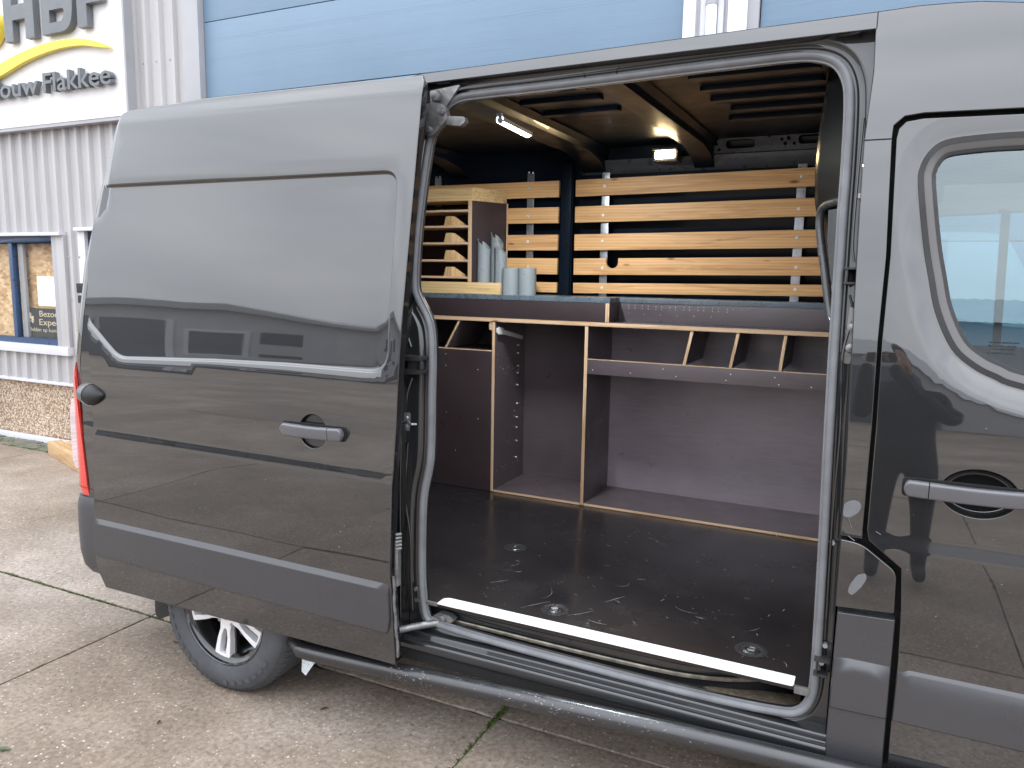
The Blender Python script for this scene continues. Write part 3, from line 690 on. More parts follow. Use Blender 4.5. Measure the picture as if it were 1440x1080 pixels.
# company sign with stand-off letters
sg = empty('company_sign', 'large white sign board with raised grey letters and yellow swoosh', 'sign', (-7.6, YW - .1, 3.08))
part('sign_board', SIGNW, sg, lambda m: m.box(-10.2, -6.085, YW - .085, YW - .02, 3.085, 4.75), bevel=.004)
part('sign_edge', TRIMG, sg, lambda m: (m.box(-6.083, -6.06, YW - .087, YW - .002, 3.08, 4.76), m.box(-10.2, -6.083, YW - .08, YW - .002, 3.055, 3.083)))
YL = YW - .155
def letter_poly(name, pts, mat, depth=.055, hole=None):
    if hole is None: return part(name, mat, sg, lambda m: m.prism(pts, YL, YL + depth))
    return panel(name, pts, lambda X, Z: np.full(np.shape(X), YL), mat, sg, holes=[hole], res=.2, thick=depth, hem=.001)
def H_poly(x, z, w, h, s): return [(x, z), (x + s, z), (x + s, z + h * .36), (x + w - s, z + h * .36), (x + w - s, z), (x + w, z), (x + w, z + h), (x + w - s, z + h), (x + w - s, z + h * .62), (x + s, z + h * .62), (x + s, z + h), (x, z + h)]
letter_poly('letter', H_poly(-7.60, 3.835, .435, .50, .125), SIGNG)
bo = rounded([(-7.055, 3.838), (-6.66, 3.838), (-6.615, 4.10), (-6.66, 4.335), (-7.055, 4.335)], [0, .16, .10, .16, 0], 6)
hole1 = rounded([(-6.94, 3.928), (-6.76, 3.928), (-6.735, 4.035), (-6.94, 4.035)], [0, .05, .04, 0], 4); hole2 = rounded([(-6.94, 4.125), (-6.735, 4.125), (-6.76, 4.25), (-6.94, 4.25)], [0, .04, .05, 0], 4)
panel('letter', bo, lambda X, Z: np.full(np.shape(X), YL), SIGNG, sg, holes=[hole1, hole2], res=.2, thick=.055, hem=.001)
letter_poly('letter', [(-6.565, 3.845), (-6.44, 3.845), (-6.44, 4.03), (-6.25, 4.03), (-6.25, 4.13), (-6.44, 4.13), (-6.44, 4.235), (-6.21, 4.235), (-6.21, 4.335), (-6.565, 4.335)], SIGNG)
part('logo_dot', SIGNY, sg, lambda m: m.prism([(-7.86 + .19 * math.cos(a * .2618), 3.99 + .17 * math.sin(a * .2618)) for a in range(24)], YL, YL + .055))
us = [(-8.6, 3.50), (-8.1, 3.585), (-7.69, 3.668), (-7.35, 3.735), (-7.05, 3.767), (-6.80, 3.775), (-6.55, 3.755), (-6.35, 3.71), (-6.20, 3.655)]
ls = [(-6.19, 3.642), (-6.33, 3.662), (-6.55, 3.70), (-6.80, 3.708), (-7.05, 3.690), (-7.35, 3.645), (-7.69, 3.560), (-8.1, 3.46), (-8.6, 3.34)]
part('swoosh', SIGNY, sg, lambda m: m.prism(smooth_line(us, 4)[::-1][::-1] + smooth_line(ls, 4), YL + .01, YL + .05))
for body, x, wd in (('Bouw', -7.905, .735), ('Flakkee', -7.095, .915)):
    t = text_obj('raised_lettering', body, SIGNG, wd, .175, .05, .012); t.location = (x, YL + .025, 3.345); setpar(t, sg)

# ------------------------------------------------------------------ across the yard (seen mirrored in the paint and the cab glass)
fw = empty('far_warehouse', 'long dark grey warehouse across the yard mirrored in the sliding door', 'building', (-30, -28, 0))
YFW = -28.0
KX = 1.16
part('wall', FARWALL, fw, lambda m: m.prism([(-60 * KX, 0), (-60 * KX, 4.0), (-44 * KX, 4.9), (-27 * KX, 5.15), (-20.5 * KX, 4.2), (-20.5 * KX, 0)], YFW - 20, YFW))
part('roof', FARROOF, fw, lambda m: m.prism([(-60.4 * KX, 4.0), (-44 * KX, 4.92), (-27 * KX, 5.17), (-20.1 * KX, 4.15), (-20.1 * KX, 4.4), (-27 * KX, 5.65), (-44 * KX, 5.4), (-60.4 * KX, 4.4)], YFW - 20.5, YFW + .5))
part('dark_bay', FARDOOR, fw, lambda m: m.box(-44 * KX, -31.2 * KX, YFW, YFW + .06, 0, 3.9))
part('bay_post', TRIML, fw, lambda m: m.box(-31.1 * KX, -30.5 * KX, YFW, YFW + .12, 0, 4.1))
rd = part('roller_door', FARDOOR, fw, lambda m: m.box(-29.4 * KX, -25.9 * KX, YFW, YFW + .05, 0, 3.1))
part('door_frame', TRIML, rd, lambda m: (m.box(-29.75 * KX, -29.4 * KX, YFW, YFW + .1, 0, 3.35), m.box(-25.9 * KX, -25.55 * KX, YFW, YFW + .1, 0, 3.35), m.box(-29.4 * KX, -25.9 * KX, YFW, YFW + .1, 3.1, 3.35)))
for z0, z1 in ((2.2, 3.3), (.6, 1.3)):
    part('window_strip', FARWIN, fw, lambda m: m.box(-25.0 * KX, -22.4 * KX, YFW, YFW + .03, z0, z1))
fw2 = empty('far_shed', 'pale shed with ribbed roof across the yard mirrored in the cab window', 'building', (8, -24, 0))
part('wall', FARWALL, fw2, lambda m: m.box(-12, 34, -44, -24, 0, 3.875))
def roof_long(m):
    rows = []
    for yy, zz in ((-23.6, 3.80), (-38, 6.4)): rows.append([(-12.3 + x * .26, yy, zz + (.07 if x % 2 else 0)) for x in range(0, 180)])
    m.grid(rows, smooth=False)
part('roof', FARROOF, fw2, roof_long)
for x0 in (-9, -2.5, 5, 13): part('roller_door', FARDOOR, fw2, lambda m: m.box(x0, x0 + 4.2, -24, -23.95, 0, 3.2))
def parked(x, y, l, mat, label):
    e = empty('parked_car', label, 'car', (x + l / 2, y, 0), 'cars parked across the yard'); k = l / 4.25
    P = lambda pts: [(x + a * k, b) for a, b in pts]
    part('body', mat, e, lambda m: m.prism(rounded(P([(0.05, .32), (4.2, .32), (4.25, .85), (3.4, .98), (2.85, 1.42), (1.1, 1.45), (.35, 1.0), (0, .9)]), .12), y - 1.7, y), bevel=.06)
    part('side_glass', FARWIN, e, lambda m: m.prism(rounded(P([(.7, .98), (3.1, .98), (2.72, 1.34), (1.2, 1.37)]), .08), y - .015, y + .012))
    for wx in (.85, 3.4): part('wheel', TYRE, e, lambda m: m.lathe([(.02, .02), (.2, .01), (.31, -.02), (.32, -.16), (.02, -.2)], (x + wx * k, y + .02, .32), n=24))
BLKCAR = simple('black_car_paint', (.008, .008, .010), .25, coat=.5); BLUCAR = simple('navy_car_paint', (.012, .02, .04), .25, coat=.5); GRYCAR = simple('grey_car_paint', (.05, .052, .055), .3, coat=.5)
parked(4.0, -13.1, 4.3, REDCAR, 'dull red car parked across the yard mirrored in the cab door')
parked(-36.0, -25.2, 4.4, BLKCAR, 'black car parked before the dark bay, added to darken the reflection in the sliding door')  # this dark row is added so the door crease mirrors a dark streak
parked(-30.6, -25.0, 4.6, BLUCAR, 'navy car parked before the pale post, added to darken the reflection in the sliding door')
parked(-25.4, -24.6, 4.3, BLKCAR, 'black car parked before the window strips, added to darken the reflection in the sliding door')
parked(-20.4, -24.8, 4.7, GRYCAR, 'dark grey car parked at the warehouse end, added to darken the reflection in the sliding door')
parked(-15.2, -22.6, 4.4, BLUCAR, 'navy car parked in front of the pale shed, added to darken the reflection in the sliding door')
# a row of trees beyond the sheds closes the horizon
FOL = simple('far_foliage', (.05, .065, .035), .9, var=.5, vs=1.2)
tl = MB(); rnd = random.Random(21)
for q in range(2600):
    x = rnd.uniform(-130, 150); hgt = 4.2 + 2.0 * math.sin(x * .13) + 1.4 * math.sin(x * .41 + 1)
    z = rnd.uniform(0, 1) ** .7 * max(2, hgt); y = -85 + rnd.gauss(0, 1.6); r = rnd.uniform(.5, 1.2); a = rnd.uniform(0, 3.14)
    tl.add([(x - r * math.cos(a), y - r * math.sin(a), z - r * .5), (x + r * math.cos(a), y + r * math.sin(a), z - r * .4), (x + rnd.gauss(0, .3), y, z + r)], [(0, 1, 2)])
tr = tl.build('distant_trees', FOL, None, recalc=False); tr['kind'] = 'stuff'; tag(tr, 'low line of distant trees beyond the yard', 'trees')

# ------------------------------------------------------------------ the van: body profile
ZS = np.array([-1, 1.0, 1.2, 1.4, 1.6, 1.9, 2.2, 2.32, 2.40, 2.50, 2.6]); SS = np.array([0, 0, .02, .058, .098, .12, .14, .155, .185, .24, .3])
ZZ = np.linspace(0, 2.7, 2701); TT = np.concatenate([[0], np.cumsum(np.interp(ZZ, ZS, SS)[1:] * .001)])
def tz(z): return np.interp(z, ZZ, TT)
def t1(z): return float(np.interp(z, ZZ, TT))
def crease(Z): return -.0056 * (np.clip((1.080 - Z) / .042, 0, 1) * .6 + .4 * sstep(1.083, 1.035, Z))
def F_body(X, Z): return tz(Z) + crease(Z)
van = empty('black_van', 'black panel van with its side door slid open and workshop shelving inside', 'van', (-.6, 1.03, 0))
WIDTH = 2.07
XC_Z = np.array([0, 1.35, 1.78, 2.13, 2.44]); XC = np.array([-3.263, -3.263, -3.21, -3.12, -3.00])
def xc(z): return float(np.interp(z, XC_Z, XC))
def zroof(x): return float(np.interp(x, [-3.1, -1.6, -1.525, -.085, .02, .095, .16, .253, .6, .9, 1.05], [2.425, 2.44, 2.4535, 2.479, 2.482, 2.479, 2.474, 2.458, 2.39, 2.28, 2.18]))
arch = [(-2.44 + .42 * math.cos(R_(a)), .345 + .42 * math.sin(R_(a))) for a in range(169, 10, -9)]
near = [(xc(.42), .42)] + arch + [(-1.525, .42), (-1.525, 2.415), (-.606, 2.426), (-.084, 2.430), (-.080, 2.317), (-.089, 2.129), (-.086, 1.94), (-.082, 1.75), (-.077, 1.558), (-.069, 1.285), (-.068, 1.058),
        (-.0105, 1.056), (-.0115, 1.084), (-.010, 1.372), (-.013, 1.60), (-.010, 1.825), (-.020, 2.134), (-.018, 2.168), (.006, 2.190), (.05, 2.195), (.271, 2.191), (.66, 2.165), (.80, 2.13), (1.165, 1.46), (1.165, .42), (1.34, .42)] \
    + [(1.74 + .40 * math.cos(R_(a)), .345 + .40 * math.sin(R_(a))) for a in range(169, 10, -9)] + [(2.16, .42), (2.16, 1.02), (1.75, 1.20), (1.30, 1.42), (1.02, 1.90), (.90, 2.275)] \
    + [(x, zroof(x)) for x in (.6, .253, .16, .095, .02, -.085, -.6, -1.2, -1.525, -1.62, -2.2, -2.9)] + [(xc(z), z) for z in (2.425, 2.3, 2.13, 1.95, 1.78, 1.55, 1.35, 1.0, .7)]
panel('body_side', near, F_body, PAINT, van, res=.06, thick=.055, hem=.004,
      lines=[(False, [(-3.26, z), (2.1, z)]) for z in (1.036, 1.05, 1.064, 1.078, 1.09, 2.32, 2.36, 2.40, 2.43)])
# seam in the roof side over the pillar, joint across the pillar
part('roof_seam', GAP, van, lambda m: m.grid([[(-.0805 + e, t1(z) - .0012, z) for z in (2.432, 2.445, 2.46, 2.4775)] for e in (-.0013, .0013)]))
part('pillar_joint', GAP, van, lambda m: m.grid([[(x, t1(z) - .0008, z) for x in (-.0885, -.06, -.0225)] for z in (2.132, 2.1355)]))
def F_far(X, Z): return WIDTH - tz(Z)
farp = [(-3.26, .42), (-1.0, .36), (2.16, .42), (2.16, 1.02), (1.30, 1.42), (1.02, 1.90), (.90, 2.27)] + [(x, zroof(x)) for x in (.6, .25, -.085, -1.5)] + [(xc(2.42), 2.42), (xc(2.13), 2.13), (xc(1.78), 1.78), (-3.263, 1.35)]
fwin = rounded([(.165, 1.46), (1.02, 1.46), (.74, 2.085), (.165, 2.062)], .05)
far = panel('far_side', farp, F_far, PAINT, van, holes=[fwin], res=.12, thick=.03, side=1)
part('far_window', CABGLASS, van, lambda m: m.prism(fwin, 1.93, 1.934))
part('far_window_bar', BLACK, van, lambda m: m.prism([(.455, 1.44), (.487, 1.44), (.471, 2.08), (.437, 2.08)], 1.915, 1.945))
# roof skin
def roof(m):
    rows = []
    for x in (-3.0, -2.9, -2.2, -1.62, -1.525, -1.0, -.5, -.085, .02, .095, .16, .253, .4, .6, .75, .9):
        e = zroof(x) - .002; y0 = t1(e); c = WIDTH / 2 - y0
        rows.append([(x, y0 + s * c * 2, e + .042 * (1 - abs(2 * s - 1) ** 2.6)) for s in (0, .02, .05, .1, .2, .35, .5, .65, .8, .9, .95, 1)])
    m.grid(rows)
part('roof', PAINT, van, roof)
# rear end: rounded corners, rear doors
RC = .10
def cpt(s, z, off=0.0):
    """point on the rear corner: s runs along the side (negative), round the corner, then across the back"""
    x0, y0 = xc(z), t1(z); a = s / RC
    if s < 0: return (x0 - s, y0 - off, z)
    if a < math.pi / 2: return (x0 - (RC + off) * math.sin(a), y0 + RC - (RC + off) * math.cos(a), z)
    return (x0 - RC - off, y0 + RC + (s - RC * math.pi / 2), z)
def rear(m):
    rows = []
    for z in (.40, .7, 1.0, 1.35, 1.55, 1.78, 1.95, 2.13, 2.3, 2.425):
        a = [cpt(RC * math.pi / 2 * k / 8, z) for k in range(9)]; rows.append(a + [(p[0], WIDTH - p[1], p[2]) for p in a[::-1]])
    m.grid(rows)
part('rear_doors', PAINT, van, rear)
part('rear_hinge', BLACK, van, lambda m: (m.box(-3.345, -3.30, .07, .13, 1.60, 1.635), m.box(-3.35, -3.30, .07, .12, 1.645, 1.69), m.box(-3.338, -3.31, .075, .115, 1.57, 1.60)), bevel=.006)
part('hinge_trim', GALV, van, lambda m: m.grid([[cpt(s, z, .003) for s in (.030, .040)] for z in (1.37, 1.42, 1.47)]))
tl_ = empty if False else None
def lens(m):
    rows = []
    for k in range(13):
        z = .722 + (1.335 - .722) * k / 12; s0 = float(np.interp(z, [.72, 1.0, 1.2, 1.335], [-.025, -.002, .018, .040])); s1 = float(np.interp(z, [.72, 1.28, 1.335], [.15, .13, .05]))
        o_ = .012 * min(1, (1.345 - z) / .05, (z - .715) / .02 + .2)
        rows.append([cpt(s0, z, 0)] + [cpt(s0 + (s1 - s0) * q / 9, z, o_) for q in range(10)] + [cpt(s1, z, 0)])
    m.grid(rows)
tail = part('tail_lamp', REDL, van, lens)
def lens2(m):
    rows = []
    for k in range(9):
        z = .842 + (1.165 - .842) * k / 8; e = .020 + .012 * min(1, (1.17 - z) / .06, (z - .838) / .02)
        s0 = float(np.interp(z, [.84, 1.165], [.046, .070])); rows.append([cpt(s0, z, .011)] + [cpt(s0 + (.155 - s0) * q / 7, z, e) for q in range(8)] + [cpt(.155, z, 0)])
    m.grid(rows)
part('clear_lens', CLEARL, tail, lens2)
part('lens_seam', simple('lens_seam_red', (.30, .012, .01), .3), tail, lambda m: m.grid([[cpt(s, z, .0127) for s in (-.02, .0, .03, .06, .10)] for z in (.756, .760)]))
def bump_(m):
    rows = []
    for z, o_ in ((.715, 0), (.712, .012), (.690, .020), (.66, .024), (.55, .026), (.45, .024), (.38, .012), (.34, -.015), (.325, -.05)):
        zz = max(z, .0); rows.append([cpt(s, zz, o_) for s in (-.10, -.07, -.02, 0, .02, .04, .06, .08, .10, .12, .14, .157)] + [(-3.363 - o_, y, z) for y in (.2, .6, 1.03, 1.5, 1.87)])
    m.grid(rows)
part('rear_bumper', BUMPER, van, bump_)
# underbody, inner arch
part('underbody', BLACK, van, lambda m: (m.box(-3.2, 2.0, .20, 1.9, .34, .44), m.box(-3.1, -1.7, .30, 1.8, .26, .34), m.box(-1.2, 1.2, .5, .62, .22, .34)))
part('wheel_housing', BLACK, van, lambda m: m.grid([[(p[0], y, p[1]) for p in arch] for y in (.056, .34)]))
part('mud_flap', DRUBBER, van, lambda m: m.prism(rounded([(-2.905, .20), (-2.885, .172), (-2.80, .215), (-2.79, .44), (-2.90, .44)], [.015, .015, .02, 0, 0]), .045, .075), bevel=.004)
# wheels
def wheel(cx_, cy_, cz, name='wheel', side=-1):
    """cy_ is the outer face of the tyre"""
    def ty(m):
        R = .345; prof = [(.222, .030), (.226, .010), (.240, .004), (.262, -.003), (.285, -.006), (.308, -.002), (.322, .008), (.334, .020), (.3415, .036)]
        inner = [(r, .225 - h) for r, h in prof[::-1]]
        mid = []
        for h in (.052, .075, .098, .127, .150, .173):
            mid += [(.345, h - .009), (.345, h + .004), (.338, h + .005), (.338, h + .009)]
        m.lathe([(r, h) for r, h in prof] + mid + inner, (cx_, cy_, cz), n=84)
        for k in range(72):
            a = 2 * math.pi * k / 72; ca, sa = math.cos(a), math.sin(a); b = 2 * math.pi * (k + .62) / 72; cb, sb = math.cos(b), math.sin(b)
            def pt(r, h, c, s): return (cx_ + r * c, cy_ + h, cz + r * s)
            q = [pt(.327, .010, ca, sa), pt(.327, .010, cb, sb), pt(.3475, .040, cb, sb), pt(.3475, .040, ca, sa), pt(.3475, .055, cb, sb), pt(.3475, .055, ca, sa), pt(.326, .022, ca, sa), pt(.326, .022, cb, sb)]
            m.add(q, [(0, 1, 2, 3), (3, 2, 4, 5), (0, 3, 5, 6), (1, 7, 4, 2)])
        for k in range(40):                               # raised sidewall marks
            if k % 10 in (7, 8, 9): continue
            a0 = 2 * math.pi * (k + .15) / 40; a1 = 2 * math.pi * (k + .72) / 40
            vs = [(cx_ + r * math.cos(a), cy_ - .0088 + .0006 * abs(r - .289) / .01, cz + r * math.sin(a)) for a in (a0, a1) for r in (.279, .299)]
            m.add(vs, [(0, 1, 3, 2)])
    w = part(name, RIMBLACK, van, lambda m: (m.lathe([(.215, .20), (.205, .10), (.196, .055), (.205, .035), (.222, .028), (.226, .012), (.222, .010), (.214, .022), (.196, .030), (.190, .05), (.195, .10), (.205, .2)], (cx_, cy_, cz), n=72)))
    part('tyre', TYRE, w, ty)
    part('rim_edge', RIMBLACK, w, lambda m: m.lathe([(.2185, .0125), (.2145, .0215), (.2165, .0225), (.2205, .0135)], (cx_, cy_, cz), n=72, closed=True))
    part('brake_disc', DULLMETAL, w, lambda m: (m.lathe([(.02, .13), (.15, .13), (.15, .14), (.02, .14)], (cx_, cy_, cz), n=48), m.lathe([(.001, .10), (.08, .10), (.085, .2)], (cx_, cy_, cz), n=32)))
    for k in range(5):
        a = R_(262 + 72 * k); ca, sa = math.cos(a), math.sin(a)
        tr_ = lambda p: (cx_ + p[0] * ca - p[1] * sa, cz + p[0] * sa + p[1] * ca)
        out = [tr_(p) for p in rounded([(.028, -.034), (.085, -.028), (.125, -.036), (.206, -.044), (.206, .044), (.125, .036), (.085, .028), (.028, .034)], .006, 3)]
        hole = [tr_(p) for p in rounded([(.078, -.006), (.115, -.016), (.190, -.017), (.190, .017), (.115, .016), (.078, .006)], .005, 3)]
        def Fs(X, Z): return cy_ + .034 - .006 * sstep(.05, .2, np.hypot(X - cx_, Z - cz))
        panel('spoke', out, Fs, ALLOY, w, holes=[hole], res=.05, thick=.034, hem=.003)
        panel('spoke_back', [tr_(p) for p in rounded([(.03, -.03), (.20, -.055), (.20, .055), (.03, .03)], .006, 2)], lambda X, Z: np.full(np.shape(X), cy_ + .058), RIMBLACK, w, holes=[hole], res=.06, thick=.02, hem=.002)
    part('hub_cap', RIMBLACK, w, lambda m: m.lathe([(.0005, .024), (.026, .024), (.033, .028), (.035, .06)], (cx_, cy_, cz), n=32))
    part('wheel_bolt', GALV, w, lambda m: [m.lathe([(.0005, .031), (.008, .031), (.009, .045)], (cx_ + .058 * math.cos(R_(298 + 72 * k)), cy_, cz + .058 * math.sin(R_(298 + 72 * k))), n=8) for k in range(5)])
    return w
wheel(-2.395, -.048, .340); wheel(1.74, -.01, .345)
for x in (-2.44, 1.74): part('far_tyre', TYRE, van, lambda m: m.lathe([(.05, .0), (.33, .0), (.345, .03), (.345, .19), (.33, .22), (.05, .22)], (x, 1.83, .345), n=40))
# side step tube and the scrap of label at its end
bp = [(-2.25, .12, .28), (-2.10, .04, .284), (-1.99, -.03, .288), (-1.905, -.05, .292), (-1.507, -.05, .314), (-.837, -.05, .353), (-.463, -.05, .373), (-.213, -.05, .384), (.3, -.05, .398), (1.15, -.05, .405), (1.28, .02, .405)]
bar = part('step_bar', BAR, van, lambda m: m.tube(smooth_line(bp, 5), .0325, 20))
part('bar_bracket', BLACK, bar, lambda m: [m.box(x, x + .05, -.045, .35, z - .012, z + .014) for x, z in ((-1.62, .31), (.55, .40))], bevel=.004)
def flecks(m):
    rnd = random.Random(4)
    for q in range(150):
        x = rnd.choice((rnd.uniform(-1.6, -.2), rnd.gauss(-1.45, .06), rnd.gauss(-.95, .09), rnd.gauss(-.75, .12))); z0 = float(np.interp(x, [p[0] for p in bp], [p[2] for p in bp]))
        a = rnd.uniform(-.3, 1.35); y = -.05 - .0329 * math.cos(a); z = z0 + .0329 * math.sin(a); l = rnd.uniform(.0015, .009); h = rnd.uniform(.0006, .0016); r = rnd.uniform(-.8, .8)
        dx, dz = l * math.cos(r), l * math.sin(r); ty_, tz_ = math.sin(a), math.cos(a)
        m.add([(x, y, z), (x + dx, y + dz * ty_, z + dz * tz_), (x + dx, y + (dz + h) * ty_, z + (dz + h) * tz_), (x, y + h * ty_, z + h * tz_)], [(0, 1, 2, 3)])
part('scratches', SCRATCH, bar, flecks, recalc=False)['kind'] = 'stuff'
def lab(m): m.add([(-2.055, .052, .128), (-2.03, .048, .118), (-1.975, .045, .193), (-1.985, .046, .215), (-2.012, .046, .224), (-2.02, .048, .262), (-2.045, .052, .245)], [(0, 1, 2, 3, 4, 5, 6)])
tagm, tt_, tp_ = nodes('printed_label'); vv = coords(tt_); tt_.links.new(ramp(tt_, noise(tt_, vv, 130, 3), [(.35, (.62, .66, .70)), (.5, (.75, .77, .78)), (.68, (.22, .36, .50))]), tp_.inputs['Base Color'])
part('torn_label', tagm, van, lab, recalc=False)

# ------------------------------------------------------------------ door opening: jamb, seal, sill
cutx = [(-1.5275, .43), (-.0655, .43), (-.0655, 1.06), (-.0665, 1.285), (-.0745, 1.558), (-.0795, 1.75), (-.0835, 1.94), (-.0865, 2.129), (-.0775, 2.317), (-.0815, 2.4325), (-.606, 2.4285), (-1.5275, 2.4175)]
sp = [(-1.448, .505), (-1.464, .60), (-1.468, .731), (-1.461, .949), (-1.434, 1.085), (-1.429, 1.216), (-1.430, 1.34), (-1.432, 1.471), (-1.449, 1.584), (-1.502, 1.670), (-1.520, 1.720), (-1.523, 1.847), (-1.519, 1.972), (-1.506, 2.148), (-1.494, 2.235), (-1.466, 2.315), (-1.404, 2.362), (-1.30, 2.370), (-1.125, 2.372), (-.868, 2.377), (-.616, 2.384), (-.406, 2.388), (-.288, 2.389), (-.220, 2.380), (-.175, 2.356), (-.148, 2.310), (-.137, 2.240), (-.132, 2.083), (-.131, 1.945), (-.128, 1.748), (-.125, 1.549), (-.119, 1.266), (-.113, 1.016), (-.109, .760), (-.108, .601), (-.117, .530), (-.146, .486), (-.205, .469), (-.405, .459), (-.636, .458), (-.886, .462), (-1.159, .468), (-1.335, .477), (-1.42, .487)]
sps = smooth_line(sp, 4, True)
if area(sps) < 0: sps.reverse()
hole = offset(sps, .012)
JD = .052
def F_jamb(X, Z):
    d = segdist(sps, X, Z)
    return tz(Z) + JD + .006 * sstep(.030, .020, d) - .012 * sstep(.035, .052, d) * (Z > .6)
part_j = panel('door_jamb', cutx, F_jamb, JAMB, van, holes=[hole], res=.05, thick=.012, hem=.003, lines=[(True, offset(sps, -k)) for k in (.020, .025, .030, .036, .044, .052)])
prof = [(a * .80, b * .85) for a, b in [(-.018, 0), (-.0185, .008), (-.0165, .015), (-.011, .0195), (-.004, .0205), (.003, .0175), (.008, .011), (.0095, .0085), (.012, .009), (.0155, .0085), (.017, .005), (.017, 0)]]
part('door_seal', RUBBER, van, lambda m: m.sweep([(p[0], t1(p[1]) + JD + .004, p[1]) for p in sps], prof, closed=True))
def sill(m):
    pr = [(.06, .382), (.002, .382), (-.0055, .3845), (-.0075, .389), (-.008, .395), (-.008, .412), (-.0072, .418), (-.004, .4225), (.000, .4242), (.004, .4246), (.014, .425), (.0165, .4262), (.0178, .429), (.0205, .442), (.0222, .4456), (.026, .4474), (.030, .4478), (.052, .4485), (.058, .448), (.062, .446), (.10, .4445), (.26, .4445), (.26, .382)]
    for a, b in zip(pr, pr[1:] + pr[:1]): pass
    m.grid([[(x, y, z) for y, z in pr] for x in (-1.62, -1.3, -.9, -.5, -.0625)], smooth=True)
    m.add([(-.0625, y, z) for y, z in pr], [tuple(range(len(pr)))])
part('sill', JAMB, van, sill)
part('sill_under_edge', BLACK, van, lambda m: m.box(-1.75, 1.2, .012, .20, .335, .3815), bevel=.006)
part('door_track', TRACKM, van, lambda m: m.sweep(smooth_line([(-1.47, .088, .482), (-1.2, .088, .480), (-.9, .088, .478), (-.6, .090, .480), (-.45, .102, .484), (-.32, .135, .492), (-.22, .19, .50), (-.15, .26, .505)], 5), [(-.003, 0), (-.003, .009), (.000, .012), (.005, .011), (.007, .006), (.007, 0)], axis=(0, 0, 1)))
tw = smooth_line([(-1.50, .100), (-1.2, .100), (-.9, .100), (-.6, .102), (-.45, .114), (-.32, .148), (-.22, .203), (-.13, .29)], 5)
part('track_well', JAMB, van, lambda m: m.grid([[(x, y + dy, z) for dy, z in ((-.012, .447), (-.001, .456), (0, .515), (-.008, .522), (-.010, .5447))] for x, y in tw]))
part('dirt', simple('road_dirt', (.13, .10, .07), .95, var=.5, vs=60, bs=.5), van, lambda m: m.prism([(-.44, .11), (-.2, .105), (-.145, .14), (-.15, .20), (-.27, .17), (-.37, .14)], .4475, .458, plane='xy'), bevel=.004)['kind'] = 'stuff'
# left jamb hardware
def prong(m):
    y0 = t1(1.45) + .01
    for z in (1.462, 1.414): m.prism(rounded([(-1.545, z - .010), (-1.447, z - .006), (-1.447, z + .008), (-1.545, z + .010)], .004, 3), y0 - .012, y0 + .06)
    m.box(-1.515, -1.49, y0 + .005, y0 + .055, 1.415, 1.465)
part('guide_block', DRUBBER, van, prong, bevel=.003)
def strk(m):
    y0 = t1(1.22) + .038; m.prism(rounded([(-1.553, 1.195), (-1.515, 1.195), (-1.512, 1.262), (-1.553, 1.262)], .008, 3), y0, y0 + .012)
    for z in (1.212, 1.244): m.lathe([(.0004, -.005), (.006, -.005), (.008, 0)], (-1.527, y0, z), n=10)
    m.tube([(-1.52, y0, 1.228), (-1.498, y0 - .012, 1.224), (-1.485, y0 + .01, 1.222)], .005, 8)
part('striker', GALV, van, strk, bevel=.0015)
part('oval_plug', DULLMETAL, van, lambda m: m.prism(rounded([(-1.562, 1.125), (-1.540, 1.125), (-1.540, 1.205), (-1.562, 1.205)], .011, 5), -.003 + t1(1.16), t1(1.16) + .004), bevel=.002)
def bead(m):
    for pts in ([(-1.512, 2.22), (-1.522, 2.10), (-1.521, 2.06)], [(-1.545, 2.075), (-1.528, 2.045), (-1.516, 2.075)], [(-1.527, 2.045), (-1.545, 1.85), (-1.548, 1.70), (-1.535, 1.56), (-1.515, 1.50)], [(-1.505, 1.39), (-1.525, 1.33), (-1.53, 1.25)], [(-1.52, 1.15), (-1.53, .95), (-1.51, .80), (-1.505, .62), (-1.50, .52)]):
        m.tube([(x, t1(z) + .036, z) for x, z in smooth_line(pts, 4)], .0035, 6)
part('jamb_bead', JAMB, van, bead)
def bracket(m):
    yy = t1(2.3) + .018
    m.prism(rounded([(-1.500, 2.395), (-1.375, 2.405), (-1.43, 2.34), (-1.445, 2.30), (-1.49, 2.295)], .008, 3), yy + .02, yy + .03)
    m.prism(rounded([(-1.498, 2.345), (-1.445, 2.345), (-1.415, 2.325), (-1.41, 2.285), (-1.44, 2.262), (-1.465, 2.235), (-1.495, 2.235)], .012, 4), yy - .012, yy + .012)
    m.lathe([(.0005, -.014), (.016, -.013), (.020, -.004), (.020, .02)], (-1.468, yy + .015, 2.372), n=20)
    m.prism(rounded([(-1.418, 2.300), (-1.345, 2.292), (-1.342, 2.275), (-1.36, 2.262), (-1.418, 2.27)], .006, 3), yy - .004, yy + .02)
    m.lathe([(.0005, -.03), (.009, -.03), (.012, -.012)], (-1.478, yy, 2.255), n=12); m.lathe([(.0005, -.024), (.008, -.024), (.011, -.01)], (-1.425, yy, 2.31), n=12)
part('roller_bracket', DULLMETAL, van, bracket, bevel=.003)
def lowarm(m):
    m.tube([(-1.53, -.055, .468), (-1.47, .0, .476), (-1.40, .055, .484)], .013, 12)
    m.prism(rounded([(-1.425, .475), (-1.37, .480), (-1.335, .502), (-1.355, .518), (-1.40, .520), (-1.425, .505)], .006, 3), .058, .088)
    m.lathe([(.0005, -.02), (.014, -.018), (.016, .02)], (-1.385, .068, .502), n=14)
part('lower_roller_arm', DULLMETAL, van, lowarm, bevel=.002)
for x, z in ((-1.49, .60), (-.090, 1.99), (-.088, 1.02), (-.092, .655), (-.086, .71)):
    part('jamb_bolt', GALV, van, lambda m: m.lathe([(.0005, -.006), (.007, -.006), (.009, .004)], (x, t1(z) + .045, z), n=10))
